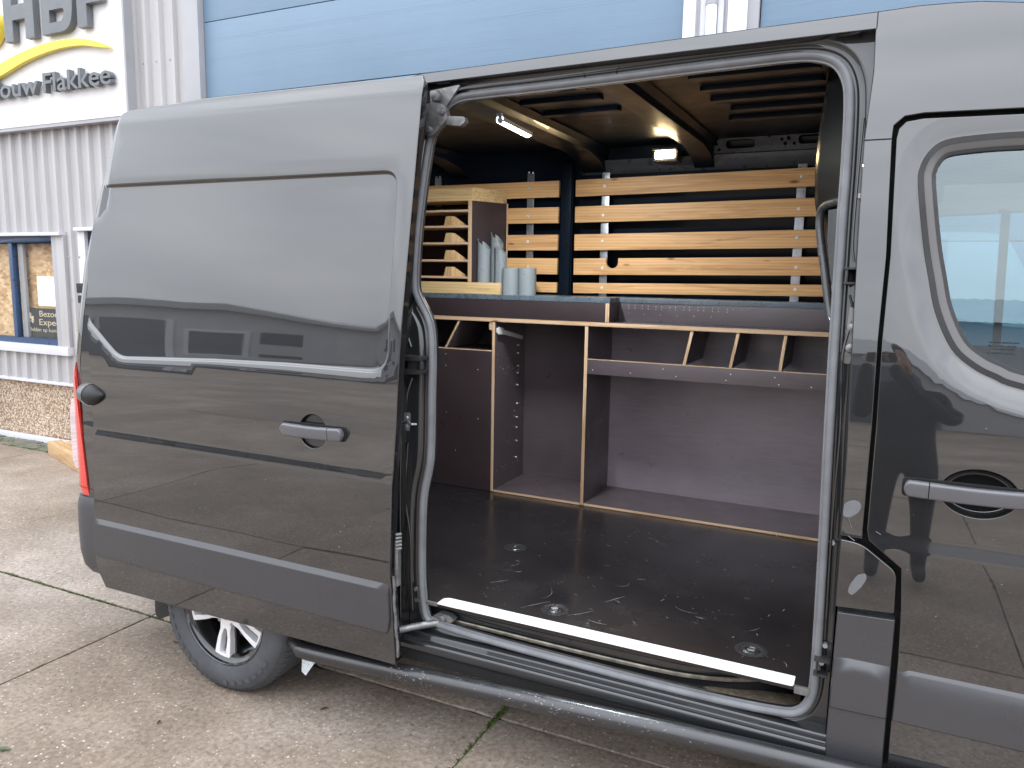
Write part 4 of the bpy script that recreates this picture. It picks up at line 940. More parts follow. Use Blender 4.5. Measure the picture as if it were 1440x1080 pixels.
# right jamb hardware
def rguide(m):
    for z0, z1 in ((1.752, 1.792), (.628, .672)):
        yy = t1(z0) + .018
        for z in (z0, z1): m.box(-.112, -.073, yy - .004, yy + .045, z - .003, z + .003)
        m.box(-.106, -.102, yy - .002, yy + .04, z0, z1)
part('door_guide', DRUBBER, van, rguide, bevel=.001)
def rlatch(m):
    for zc in (1.63, 1.575): m.lathe([(.0005, -.014), (.012, -.012), (.016, 0), (.017, .02)], (-.082, t1(zc) + .045, zc), n=16)
    m.prism(rounded([(-.098, 1.53), (-.076, 1.53), (-.074, 1.68), (-.092, 1.69)], .01, 4), t1(1.6) + .038, t1(1.6) + .06)
part('latch_buffer', DULLMETAL, van, rlatch, bevel=.002)
part('jamb_strip', JAMB, van, lambda m: [m.tube([(x, t1(z) + .036, z) for x, z in smooth_line(l, 4)], .0035, 6) for l in ([(-.096, 2.2), (-.098, 2.0), (-.097, 1.86), (-.089, 1.81)], [(-.094, 1.72), (-.082, 1.66), (-.10, 1.55), (-.09, 1.35), (-.092, 1.1), (-.088, .80)])])

# ------------------------------------------------------------------ sliding door, pushed back along the side
DO = -.105
rec = rounded([(-3.4, 2.108), (-3.4, 1.77), (-2.945, 1.430), (-2.90, 1.398), (-2.853, 1.384), (-2.33, 1.406), (-1.97, 1.414), (-1.514, 1.414), (-1.514, 2.106)], [0, 0, .02, .03, .03, 0, 0, .085, .062], 7)
def xcr(Z): return np.interp(Z, [.5, 1.4, 2.0, 2.112, 2.40], [-2.99, -2.99, -2.975, -2.968, -2.926])
HC = (-1.838, 1.186)
def F_door(X, Z):
    y = tz(Z) + DO + crease(Z)
    d = np.where(inside(rec, X, Z), segdist(rec, X, Z), 0.0)
    fade = 1.0
    y = y + .0125 * sstep(0, .013, d) * fade
    e = np.clip(xcr(Z) - X, 0, 1); y = y + np.where(Z > 2.1, .34, .34 * sstep(1.93, 2.1, Z)) * np.where(e > .004, e - .002, e * e / .008) * sstep(1.2, 1.6, Z)
    y = y + .012 * sstep(2.35, 2.43, Z)
    # pressed sheet is never quite flat
    y = y + .0005 * np.sin(X * 4.1 + 1.0) * np.sin(Z * 5.3) + .00015 * np.sin(X * 9 + Z * 6)
    return y
dl = [(-1.460, 2.418), (-1.792, 2.4235), (-2.457, 2.426), (-2.806, 2.414), (-2.891, 2.411), (-2.928, 2.402), (-2.946, 2.381), (-2.994, 2.239), (-3.035, 2.114), (-3.074, 1.930), (-3.096, 1.780), (-3.092, 1.630), (-3.065, 1.480), (-3.045, 1.268), (-3.045, 1.083), (-3.062, .763), (-3.083, .531), (-3.068, .435), (-3.018, .358),
      (-1.479, .374), (-1.490, .546), (-1.500, .721), (-1.493, .886), (-1.486, 1.070), (-1.475, 1.240), (-1.468, 1.484), (-1.462, 1.675), (-1.454, 1.887), (-1.449, 2.075), (-1.446, 2.262), (-1.447, 2.395)]
circ = []
hcup = ngon(48, .061, HC)
sdoor = panel('sliding_door', dl, F_door, PAINT, van, holes=[hcup], res=.045, thick=.014, hem=.004,
              lines=[(True, offset(rec[::-1] if area(rec) < 0 else rec, k)) for k in (.0, .0028, .0055, .008, .0105, .0135)] + [(False, [(-2.928, 2.40), (-2.968, 2.112), (-2.978, 2.0), (-2.99, 1.4)]), (False, [(-2.934, 2.40), (-2.974, 2.112), (-2.984, 2.0)])]
              + [(False, [(-3.06, z), (-1.49, z)]) for z in (1.036, 1.045, 1.054, 1.063, 1.071, 1.078, 1.085, 1.095, 2.35, 2.375, 2.40)] + circ)
inn = offset(dl[::-1] if area(dl) < 0 else dl, .012)
panel('inner_frame', inn, lambda X, Z: tz(Z) + DO + .016, JAMB, sdoor, res=.2, thick=.036, hem=.006)
# edge hardware of the door
def edgehw(m):
    for k in range(5): m.tube([(-1.487, -.093, .800 + k * .013), (-1.474, -.075, .800 + k * .013)], .0055, 8)
    m.prism(rounded([(-1.494, .66), (-1.480, .66), (-1.478, .83), (-1.492, .83)], .004, 3), -.090, -.070)
part('edge_latch', DULLMETAL, sdoor, edgehw, bevel=.001)
def clad_F(z_ch, z_top, off):
    def F(X, Z): return tz(Z) + off - .006 + .036 * np.clip((Z - z_ch) / (z_top - z_ch), 0, 1) + .004 * sstep(.53, .50, Z)
    return F
panel('lower_trim', rounded([(-3.072, .50), (-2.0, .49), (-1.508, .488), (-1.497, .54), (-1.502, .70), (-1.512, .7185), (-2.3, .711), (-3.064, .703)], [.01, 0, .012, .004, .004, .006, 0, .01], 4), clad_F(.652, .712, DO - .012), PLASTIC, sdoor, res=.06, thick=.03, hem=.006,
      lines=[(False, [(-3.06, z), (-1.5, z)]) for z in (.65, .655, .50, .53)])
part('door_edge_seal', DULLMETAL, sdoor, lambda m: m.tube([(x + .006, t1(z) + DO + .008 + .002 * math.sin(z * 60), z) for x, z in smooth_line([(-1.482, .40), (-1.486, .47), (-1.492, .54), (-1.496, .60), (-1.498, .70)], 5)], [.004 + .003 * abs(math.sin(k * 1.3)) for k in range(21)], 8))
def cup(c, rx, rz, y0, dpt, parent):
    rows = []
    for k in range(9):
        f = k / 8; r = 1 - f ** 1.8; d = dpt * (1 - (1 - f) ** 2.6)
        rows.append([(c[0] + rx * r * math.cos(a), y0 + (t1(c[1] + rz * r * math.sin(a)) - t1(c[1])) + d, c[1] + rz * r * math.sin(a)) for a in [2 * math.pi * q / 48 for q in range(48)]])
    part('handle_cup', PAINT, parent, lambda m: m.grid(rows, closed=True))
cup(HC, .0612, .0612, t1(HC[1]) + DO + .003, .034, sdoor)
def handle(x0, x1, zc, h, y0, split, cap_left, name, parent, dz=0.0):
    """bowed grip with a separate lock cap at one end"""
    def ring(x, s):
        hh = h / 2; bow = .030 + .014 * math.sin(math.pi * (x - x0) / (x1 - x0)); zz = zc + dz * (x - x0)
        e = .5 * h; k = s
        prof_ = rounded([(-hh * k, .0), (-hh * k, -.016), (hh * k, -.022), (hh * k, .0)], [.002, .008, .012, .002], 4)
        return [(x, y0 - bow + .022 + b, zz + a) for a, b in prof_]
    def mk(a, b, caps):
        def fn(m):
            n = 14; rows = []
            for i in range(n + 1):
                x = a + (b - a) * i / n; s = 1.0
                if caps[0]: s = min(s, math.sqrt(max(0.02, 1 - max(0, 1 - (x - a) / .014) ** 2)))
                if caps[1]: s = min(s, math.sqrt(max(0.02, 1 - max(0, 1 - (b - x) / .014) ** 2)))
                rows.append(ring(x, s))
            m.grid(rows, closed=True); m.add(rows[0], [tuple(range(len(rows[0])))]); m.add(rows[-1], [tuple(range(len(rows[-1]) - 1, -1, -1))])
        return fn
    if cap_left:
        hb = part(name, GREYPAINT, parent, mk(split + .0012, x1, (0, 1))); part('lock_cap' if parent is van else 'lock_cap', GREYPAINT, parent, mk(x0, split - .0012, (1, 0)))
    else:
        hb = part(name, GREYPAINT, parent, mk(x0, split - .0012, (1, 0))); part('lock_cap', GREYPAINT, parent, mk(split + .0012, x1, (0, 1)))
    part('handle_base', GAP, parent, lambda m: m.prism(rounded([(x0 - .004, zc - h / 2 - .004), (x1 + .004, zc + dz * (x1 - x0) - h / 2 - .004), (x1 + .004, zc + dz * (x1 - x0) + h / 2 + .004), (x0 - .004, zc + h / 2 + .004)], .012, 4), y0 - .0035, y0 + .004), bevel=.002)
    return hb
handle(-1.972, -1.690, 1.187, .046, t1(1.187) + DO, -1.745, False, 'door_handle', sdoor, .01)
# rail along the flank and its end cap
part('side_rail', BLACK, van, lambda m: m.box(-3.2, -1.55, -.03, .012, 1.185, 1.235), bevel=.004)
capm = part('rail_end_cap', simple('cap_grey', (.045, .047, .052), .28, ior=1.6), van, lambda m: m.tube([(-3.150, -.052, 1.222), (-3.146, -.052, 1.222), (-3.128, -.066, 1.222), (-3.10, -.082, 1.222), (-3.065, -.094, 1.221), (-3.045, -.098, 1.220)], [.010, .024, .038, .045, .049, .049], 20))
part('cap_highlight', GALV, capm, lambda m: m.tube([(-3.045, -.098, 1.220), (-3.0435, -.0984, 1.220)], .0497, 20))  # bright ring stands in for the highlight round the cap
part('cap_tip', BLACK, capm, lambda m: m.tube([(-3.043, -.099, 1.220), (-3.02, -.105, 1.220), (-2.99, -.108, 1.222), (-2.965, -.106, 1.226)], [.047, .040, .024, .004], 16))

# ------------------------------------------------------------------ cab door, pillar pieces
win = [(.274, 2.132), (.183, 2.130), (.105, 2.121), (.071, 2.095), (.054, 2.056), (.053, 2.010), (.076, 1.863), (.096, 1.771), (.119, 1.680), (.162, 1.590), (.213, 1.544), (.261, 1.520), (.324, 1.498), (.60, 1.445), (.95, 1.425), (1.03, 1.45), (.72, 2.06), (.63, 2.115), (.45, 2.13)]
wins = smooth_line(win, 4, True)
if area(wins) < 0: wins.reverse()
CC = (.25, 1.220)
def F_cab(X, Z):
    y = tz(Z) + crease(Z)
    d = np.where(inside(wins, X, Z), 0, segdist(wins, X, Z)); w = .35 + .65 * sstep(2.02, 1.78, Z)
    y = y + .020 * w * (1 - np.clip((d - .006) / .058, 0, 1)) ** 1.25
    return y + .0006 * np.sin(X * 6 + 1.0) * np.sin(Z * 5.3)
cabp = [(-.0035, 1.084), (-.0025, 1.372), (-.0055, 1.60), (-.0025, 1.825), (-.0115, 2.134), (-.007, 2.160), (.010, 2.178), (.05, 2.1835), (.271, 2.1795), (.655, 2.153), (.79, 2.115), (1.155, 1.455), (1.155, .425), (.097, .417), (.097, .578), (.100, .726), (.096, .869), (.0875, .992), (.003, 1.056)]
cell = lambda k=1: [(CC[0] + .086 * k * math.cos(R_(a)), CC[1] + .062 * k * math.sin(R_(a))) for a in range(0, 360, 9)]
cabd = panel('cab_door', cabp, F_cab, PAINT, van, holes=[wins, cell(1)], res=.05, thick=.045, hem=.004,
             lines=[(True, offset(wins, -k)) for k in (.006, .012, .02, .032, .046, .055, .064)] + [(False, [(.0, z), (1.15, z)]) for z in (1.036, 1.047, 1.058, 1.068, 1.078, 1.088)])
cab_gap = part('door_gap', GAP, van, lambda m: m.sweep([(x, t1(z) + .035, z) for x, z in [(.095, .40), (.094, .58), (.0965, .726), (.093, .869), (.084, .99), (.0, 1.054), (-.006, 1.084), (-.007, 1.37), (-.009, 1.6), (-.006, 1.825), (-.016, 2.134), (-.012, 2.165), (.008, 2.184), (.05, 2.189), (.271, 2.185), (.66, 2.159), (.80, 2.12), (1.16, 1.46)]], [(-.024, 0), (-.024, -.004), (.024, -.004), (.024, 0)], smooth=False))
cup(CC, .0862, .0622, t1(CC[1]) + .003, .036, cabd)
def frame_sweep(m, off, prf, dy): m.sweep([(p[0], float(F_cab(np.array([p[0] - .0]), np.array([p[1]]))[0]) + dy, p[1]) for p in offset(wins, off)], prf, closed=True)
part('window_seal', DRUBBER, cabd, lambda m: frame_sweep(m, .004, [(-.007, 0), (-.007, .004), (.007, .004), (.007, 0), (.007, -.03), (-.007, -.03)], 0))
part('window_frame', simple('frame_grey', (.10, .097, .097), .30, var=.03, rvar=.01), cabd, lambda m: frame_sweep(m, .021, [(-.011, 0), (-.010, .002), (.011, -.004), (.011, -.02), (-.011, -.02)], .002))
part('glass_run', DRUBBER, cabd, lambda m: frame_sweep(m, .035, [(-.005, 0), (.004, -.002), (.004, -.02), (-.005, -.02)], .004))
gp = offset(wins, .03)
wglass = panel('window_glass', gp, lambda X, Z: np.interp(Z, [1.40, 2.14], [.0505, .1055]) + .004 * ((Z - 1.77) / .37) ** 2, CABGLASS, cabd, res=.1, thick=.003, hem=.0005)
def etch(m):
    rnd = random.Random(2)
    for (z, x0, x1) in ((1.606, .245, .307), (1.597, .243, .306), (1.589, .252, .300), (1.579, .243, .300)):
        x = x0
        while x < x1:
            w = rnd.uniform(.002, .006); y = float(np.interp(z, [1.40, 2.14], [.0505, .1055])) + .0008
            m.box(x, x + w, y - .0018, y - .0008, z, z + rnd.choice((.0028, .004))); x += w + .0015
part('etched_mark', BLACK, cabd, etch)['kind'] = 'stuff'
handle(.077, .365, 1.219, .044, t1(1.22), .135, True, 'door_handle', cabd, .004)
panel('lower_trim', rounded([(.099, .556), (1.15, .556), (1.15, .750), (.101, .7475)], .005, 3), clad_F(.70, .748, -.008), PLASTIC, cabd, res=.07, thick=.02, hem=.005, lines=[(False, [(.0, z), (1.15, z)]) for z in (.70, .704)])
panel('filler_flap', rounded([(-.0655, .852), (.0825, .862), (.0795, .980), (-.012, 1.046), (-.066, 1.050)], [.004, .006, .022, .03, .004], 6), lambda X, Z: F_body(X, Z) - .002, PAINT, van, res=.03, thick=.03, hem=.004)
panel('pillar_foot', rounded([(-.0645, .36), (.086, .372), (.086, .845), (-.060, .838)], .004, 3), lambda X, Z: F_body(X, Z), PLASTIC, van, res=.06, thick=.05, hem=.004)
panel('pillar_trim', rounded([(-.0615, .553), (.086, .557), (.0855, .748), (-.0595, .743)], .005, 3), clad_F(.698, .745, -.008), PLASTIC, van, res=.06, thick=.012, hem=.005, lines=[(False, [(-.07, z), (.09, z)]) for z in (.70, .704)])
for pts in (rounded([(-.0655, 1.115), (-.064, 1.152), (-.045, 1.164), (-.025, 1.162), (-.020, 1.146), (-.028, 1.128), (-.048, 1.112)], .008, 3), rounded([(-.038, .902), (-.026, .895), (-.006, .920), (.008, .950), (.004, .966), (-.016, .958), (-.034, .925)], .008, 3)):
    z0 = sum(p[1] for p in pts) / len(pts); y = float(F_body(0, np.array([z0]))[0]) - (.0015 if z0 > 1.06 else .0036)
    part('primer_patch', PRIMER, van, lambda m: m.add([(p[0], y + (t1(p[1]) - t1(z0)), p[1]) for p in pts], [tuple(range(len(pts)))]), recalc=False)
def scr(m):
    rnd = random.Random(8)
    def dash(x, z, l, a, h, y): dx, dz = l * math.cos(a), l * math.sin(a); m.add([(x, y, z), (x + dx, y, z + dz), (x + dx, y, z + dz + h), (x, y, z + h)], [(0, 1, 2, 3)])
    dash(-.048, 1.062, .022, -.6, .0012, t1(1.06) - .0062); dash(.02, 1.085, .014, -.5, .001, -.0045); dash(-.04, 1.085, .03, 1.9, .0008, -.0048)
    for q in range(26):
        x = rnd.uniform(-2.9, -1.55); z = rnd.uniform(.75, 1.35); dash(x, z, rnd.uniform(.001, .006), rnd.uniform(0, 3), rnd.uniform(.0006, .0014), float(F_door(np.array([x]), np.array([z]))[0]) - .0008)
    for q in range(14):
        x = rnd.uniform(.02, .4); z = rnd.uniform(.8, 1.45); dash(x, z, rnd.uniform(.001, .004), rnd.uniform(0, 3), rnd.uniform(.0006, .0012), float(F_cab(np.array([x]), np.array([z]))[0]) - .0008)
part('paint_scratches', SCRATCH, van, scr, recalc=False)['kind'] = 'stuff'
# the front of the van, out of the frame to the right
def nose(m):
    rows = []
    for x, w, zt in ((1.30, 0.02, 1.42), (1.6, .02, 1.30), (1.75, .03, 1.22), (2.0, .06, 1.10), (2.16, .12, 1.0), (2.24, .2, .86), (2.26, .22, .60), (2.22, .20, .40)):
        rows.append([(x, w + (WIDTH - 2 * w) * s, zt + .05 * math.sin(math.pi * s)) for s in (0, .03, .1, .3, .5, .7, .9, .97, 1)])
    m.grid(rows)
part('bonnet', PAINT, van, nose)
part('windscreen', CABGLASS, van, lambda m: m.grid([[(1.30 - .02 + (.90 - 1.30) * k, .07 + .10 * k + (WIDTH - .14 - .2 * k) * s, 1.43 + .84 * k) for s in (0, .25, .5, .75, 1)] for k in (0, .5, 1)]))
part('dashboard', DASH, van, lambda m: m.prism(rounded([(.95, .9), (1.35, .9), (1.35, 1.40), (1.10, 1.42), (.98, 1.33)], .05), .10, 1.96, plane='xz'))
part('cab_floor', BLACK, van, lambda m: m.box(-.05, 1.35, .08, 1.98, .60, .64))
part('cab_lining', BLACK, van, lambda m: (m.box(-.05, .9, .20, 1.88, 2.20, 2.215), m.box(-.055, -.045, .14, 1.95, .64, 2.2)))
def seat(m):
    m.prism(rounded([(.02, .64), (.55, .64), (.57, 1.0), (.52, 1.06), (.12, 1.02), (.10, 1.12), (.02, 1.12)], .05), 1.25, 1.8)
part('seat', SEATF, van, seat, bevel=.03)

# ------------------------------------------------------------------ cargo space
fl = part('cargo_floor', FLOORM, van, lambda m: m.box(-3.25, -.115, .055, 1.86, .545, .560), bevel=.002)
part('sill_strip', STRIPW, fl, lambda m: m.prism(rounded([(-1.400, .044), (-.164, .046), (-.164, .106), (-1.383, .106), (-1.400, .092)], [.002, .008, .004, .004, .004], 3), .5603, .5645, plane='xy'), bevel=.0012)
part('floor_edge', DULLMETAL, fl, lambda m: m.box(-1.5, -1.402, .048, .056, .548, .5615), bevel=.001)
part('floor_edge', DULLMETAL, fl, lambda m: m.box(-.162, -.115, .046, .058, .540, .5625), bevel=.001)
for x, y in ((-.998, .205), (-.313, .222), (-1.401, .708)):
    def ring(m):
        m.lathe([(.052, .0012), (.046, .0022), (.040, .0022), (.036, .0008), (.030, .0004), (.0005, .0004)], (x, y, .560), axis='z', n=36)
        m.lathe([(.028, .0006), (.024, .0035), (.019, .0035), (.017, .0006)], (x, y, .560), axis='z', n=28)
        m.tube([(x - .012, y - .006, .5645), (x + .012, y - .004, .5655)], .0045, 8); m.tube([(x - .008, y - .012, .5635), (x + .012, y - .012, .5635)], .003, 6)
    part('lashing_ring', simple('ring_steel', (.10, .10, .10), .3, metal=.8, var=.3, vs=60), fl, ring)
def floorscr(m):
    rnd = random.Random(14)
    for q in range(125):
        x = rnd.uniform(-1.42, -.18); y = rnd.uniform(.13, 1.2) if q % 3 else rnd.uniform(.13, .6); a = rnd.choice((rnd.gauss(.0, .5), rnd.gauss(1.2, .6))); l = abs(rnd.gauss(0, .014)) + .003 if q % 9 else rnd.uniform(.05, .13); w = rnd.uniform(.0003, .0008)
        if q % 11 == 0: l *= .3; w *= 2.2
        n = 4; da = rnd.gauss(0, .35); pts = [(x, y)]
        for i in range(n): pts.append((pts[-1][0] + l / n * math.cos(a), pts[-1][1] + l / n * math.sin(a))); a += da
        for i in range(n):
            p, r = Vector(pts[i]), Vector(pts[i + 1]); nn = (r - p).normalized(); nn = Vector((-nn.y, nn.x)) * w * (1 - abs(i - 1.5) / 3)
            m.add([(*(p - nn), .5604), (*(r - nn), .5604), (*(r + nn), .5604), (*(p + nn), .5604)], [(0, 1, 2, 3)])
part('scratches', simple('floor_scuff', (.42, .40, .39), .75, var=.4, vs=90), fl, floorscr, recalc=False)['kind'] = 'stuff'
part('ceiling', INNER, van, lambda m: m.grid([[(x, y, 2.430 + .006 * math.sin(math.pi * (y - .2) / 1.7)) for y in (.16, .5, 1.0, 1.5, 1.9)] for x in (-3.0, -2.2, -1.5, -.8, -.115)]))
def bow(m, x0, x1):
    rows = []
    for y in (.18, .4, .8, 1.2, 1.5, 1.66, 1.76):
        d = .045 if y < 1.6 else .045 + (y - 1.6) * .45
        rows.append([(x0 - .03, y, 2.429), (x0 - .006, y, 2.425 - d * .35), (x0, y, 2.428 - d), (x1, y, 2.428 - d), (x1 + .006, y, 2.425 - d * .35), (x1 + .03, y, 2.429)])
    m.grid(rows, smooth=False)
part('roof_bow', INNER, van, lambda m: bow(m, -1.535, -1.40), bevel=.003)
part('roof_bow', INNER, van, lambda m: bow(m, -.93, -.83), bevel=.003)
part('roof_bow', INNER, van, lambda m: bow(m, -2.35, -2.24), bevel=.003)
for x, y, l in ((-.66, .42, .42), (-.66, .60, .42), (-.66, .78, .42), (-.62, .97, .40), (-1.36, .40, .34), (-1.36, .58, .34), (-1.36, .80, .34), (-.66, 1.16, .42)):
    part('roof_rib', INNER, van, lambda m: m.prism(rounded([(x, y), (x + l, y), (x + l, y + .055), (x, y + .055)], .02, 3), 2.418, 2.436, plane='xy'), bevel=.004)
# far wall: inner skin, cant rail with slots, pillars
part('inner_wall', INNER, van, lambda m: m.grid([[(x, y, z) for y, z in ((1.925, .5), (1.925, 1.2), (1.905, 1.5), (1.872, 1.8), (1.835, 2.1), (1.80, 2.25), (1.775, 2.33), (1.74, 2.44))] for x in (-3.2, -1.5, -.115)]))
rail_p = rounded([(-.855, 2.368), (-.118, 2.368), (-.118, 2.452), (-.835, 2.446), (-.845, 2.40)], [.01, 0, 0, .01, .01], 4)
slot = lambda x0, x1, z0, z1: rounded([(x0, z0), (x1, z0), (x1, z1), (x0, z1)], (z1 - z0) * .48, 5)
F_rail = lambda X, Z: np.interp(Z, [2.36, 2.46], [1.715, 1.655])
panel('cant_rail', rail_p, F_rail, simple('rail_paint', (.045, .047, .05), .3, var=.2), van, res=.05, thick=.012, hem=.002,
      holes=[slot(-.765, -.63, 2.388, 2.424), slot(-.43, -.30, 2.392, 2.428)] + [ngon(8, r, c) for r, c in ((.006, (-.81, 2.41)), (.006, (-.80, 2.385)), (.005, (-.56, 2.432)), (.008, (-.475, 2.418)), (.007, (-.49, 2.397)), (.006, (-.505, 2.416)), (.006, (-.45, 2.396)))])
part('cant_rail_lower', simple('rail_paint_light', (.055, .056, .06), .32, var=.2), van, lambda m: m.grid([[(x, y, z) for y, z in ((1.775, 2.300), (1.728, 2.345), (1.722, 2.366))] for x in (-1.54, -.118)], smooth=False))
def pillar(m, x0, x1, y0=1.725):
    m.prism([(x0, 1.79), (x0 + .012, y0), (x1 - .012, y0), (x1, 1.79), (x1, 1.92), (x0, 1.92)], 1.655, 2.36, plane='xy')
    m.tube([(x1 - .004, y0 + .006, 1.66), (x1 - .004, y0 + .006, 2.33)], .004, 6)
part('wall_pillar', INNER, van, lambda m: pillar(m, -1.655, -1.572), bevel=.004)
part('pillar_hole', GAP, van, lambda m: [m.lathe([(.0005, -.001), (.009, -.001), (.009, .002)], (x, 1.7245, z), n=12) for x, z in ((-1.615, 2.2), (-1.61, 2.08), (-1.61, 1.95), (-1.605, 1.83), (-1.60, 1.72))])
part('weld_flange', INNER, van, lambda m: (m.box(-2.9, -.118, 1.80, 1.86, 1.795, 1.803), m.box(-2.9, -.118, 1.79, 1.85, 2.125, 2.132), m.box(-2.9, -.118, 1.80, 1.86, 1.925, 1.94)), bevel=.001)
part('wall_slot', GAP, van, lambda m: [m.box(-.86 + .028 * k, -.85 + .028 * k, 1.858, 1.873, 1.80, 1.83) for k in range(3)])
# bulkhead behind the seats bulges into the load space
def bulk(m):
    rows = []
    for z, k in ((.56, .0), (1.3, .0), (1.56, .04), (1.66, .22), (1.80, .55), (1.95, .85), (2.02, .95), (2.12, 1.0), (2.25, .97), (2.36, .9), (2.43, .85)):
        pts = []
        for t in (0, .1, .22, .36, .5, .64, .78, .9, 1.0):
            y = .36 + .24 * t; x = -.118 - .135 * k * (t ** 1.15) ; pts.append((x, y, z))
        pts.append((-.118 - .13 * k, .70, z)); pts.append((-.118 - .09 * k, .85, z)); pts.append((-.118, 1.05, z)); pts.append((-.118, 1.85, z)); rows.append(pts)
    m.grid(rows)
by = lambda x: .36 + .24 * min(1, max(0, (-.118 - x) / .13)) ** .87
bh = part('bulkhead', simple('bulkhead_paint', (.010, .012, .014), .22, var=.05, rvar=.01, ior=1.35), van, bulk)
part('bulkhead_rib', simple('rib_paint', (.05, .052, .056), .3, ior=1.6), bh, lambda m: m.tube([(x, by(x) - .016, z) for x, z in smooth_line([(-.126, 2.006), (-.150, 2.008), (-.185, 2.006), (-.212, 1.995), (-.222, 1.965), (-.215, 1.90), (-.190, 1.78), (-.165, 1.66), (-.150, 1.625), (-.132, 1.60)], 5)], .0135, 12))
part('bulkhead_panel', simple('bulk_pad', (.055, .057, .062), .45), bh, lambda m: m.grid([[(x, by(x) - .006, z) for x in xs] for z, xs in ((1.985, (-.12, -.16, -.195)), (1.89, (-.12, -.158, -.192)), (1.77, (-.12, -.148, -.172)), (1.65, (-.12, -.135, -.146)))]))
part('cable', COPPER, van, lambda m: m.tube(smooth_line([(-.26, .24, 2.425), (-.22, .28, 2.40), (-.17, .30, 2.37), (-.135, .28, 2.33), (-.125, .24, 2.30)], 5), .0035, 8))

# wooden slats on galvanised rails
rack = empty('slat_rack', 'rows of pine slats screwed to galvanised rails on the far van wall', 'slat rack', (-1.1, 1.76, 1.66))
ROWS = [(2.186, 2.274), (2.047, 2.133), (1.898, 1.984), (1.766, 1.855), (1.666, 1.722)]
for x in (-1.845, -1.402, -.412, -2.45):
    rl = part('rail', GALV, rack, lambda m: m.box(x - .021, x + .021, 1.766, 1.772, 1.65, 2.322), bevel=.001)
    part('rail_hook', GALV, rl, lambda m: (m.tube([(x - .012, 1.768, 2.322), (x - .012, 1.766, 2.332)], .006, 8), m.tube([(x + .012, 1.768, 2.322), (x + .012, 1.766, 2.332)], .006, 8)))
sl = []
for r, (z0, z1) in enumerate(ROWS):
    for x0, x1, rx in ((-2.75, -1.664, (-2.45, -1.845)), (-1.566, -.125, (-1.402, -.412))):
        up_ = .016 if x0 > -1.6 else 0.0
        pts = [(x0, z0), (x1, z0 + up_), (x1, z1 + up_), (x0, z1)]
        if r == 3 and x0 > -1.6:
            n0 = []
            for a in range(180, 361, 20): n0.append((-1.345 + .033 * math.cos(R_(a)), z1 - .022 + .033 * math.sin(R_(a)) * .9))
            pts = [(x0, z0), (x1, z0 + up_), (x1, z1 + up_), (-1.312, z1 + .002)] + n0[::-1] + [(-1.378, z1 + .001), (x0, z1)]
        m = MB(); m.prism(pts, 1.744, 1.765); s = m.build('slat', PINE, rack, bevel=.002)
        part('screw', SCREW, s, lambda m: [m.lathe([(.0004, -.003), (.006, -.0025), (.0085, 0)], (q + .004 * math.sin(r * 5), 1.744, (z0 + z1) / 2 + .006 * math.cos(r * 3) + (.012 if q > -.6 else 0)), n=10) for q in rx])

# workbench of film-faced plywood with pale edges
bench = empty('workbench', 'dark plywood workbench with open compartments and pale cut edges inside the van', 'workbench', (-1.2, 1.45, .56))
YF, YB = 1.45, 1.835
def ply(name, x0, x1, y0, y1, z0, z1, edge=PLYEDGE, face=FILM, parent=None):
    m = MB(); m.box(x0, x1, y0, y1, z0, z1, front=1); return m.build(name, [face, edge], parent or bench, bevel=.0012)
ply('worktop', -2.80, -.135, YF - .002, YB, 1.507, 1.529)
ply('partition', -1.9135, -1.8945, YF, YB, .562, 1.506, PLYEDGEV)
ply('partition', -1.3795, -1.3605, YF, YB, .562, 1.506, PLYEDGEV)
ply('partition', -.160, -.142, YF, YB, .562, 1.506, PLYEDGEV)
ply('bottom_board', -1.8940, -1.3800, YF, YB, .5605, .575); ply('bottom_board', -1.3600, -.1605, YF, YB, .5605, .575)
part('back_board', FILM, bench, lambda m: m.box(-2.80, -1.371, YB + .001, YB + .012, .562, 1.6265))
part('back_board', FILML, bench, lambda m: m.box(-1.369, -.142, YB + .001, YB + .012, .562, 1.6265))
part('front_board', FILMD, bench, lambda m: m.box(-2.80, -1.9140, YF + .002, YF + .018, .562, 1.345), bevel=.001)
part('board_edge', PLYEDGE, bench, lambda m: m.box(-2.80, -1.9140, YF + .002, YF + .018, 1.3455, 1.3495), bevel=.0005)
m = MB(); m.prism([(-2.215, 1.350), (-2.200, 1.350), (-2.112, 1.506), (-2.127, 1.506)], YF + .004, YB, front=1); m.build('slanted_divider', [FILM, PLYEDGEV], bench, bevel=.001)
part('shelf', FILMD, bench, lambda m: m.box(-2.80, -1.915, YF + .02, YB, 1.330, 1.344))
part('cleat', PLYEDGE, bench, lambda m: m.box(-1.934, -1.9145, YF + .004, YF + .03, 1.462, 1.506), bevel=.001)
# right hand shelf with lip and slanted dividers
part('shelf_lip', FILM, bench, lambda m: m.box(-1.3600, -.1605, YF - .001, YF + .012, 1.262, 1.336), bevel=.001)
part('lip_edge', PLYEDGE, bench, lambda m: m.box(-1.3600, -.1605, YF - .001, YF + .012, 1.3365, 1.3395), bevel=.0005)
part('shelf', FILM, bench, lambda m: m.box(-1.3600, -.1605, YF + .0125, YB, 1.268, 1.282))
for xt, xb in ((-.832, -.864), (-.616, -.645), (-.404, -.421)):
    m = MB(); m.prism([(xb - .008, 1.340), (xb + .008, 1.340), (xt + .008, 1.506), (xt - .008, 1.506)], YF + .003, YB, front=1); m.build('slanted_divider', [FILM, PLYEDGEV], bench, bevel=.001)
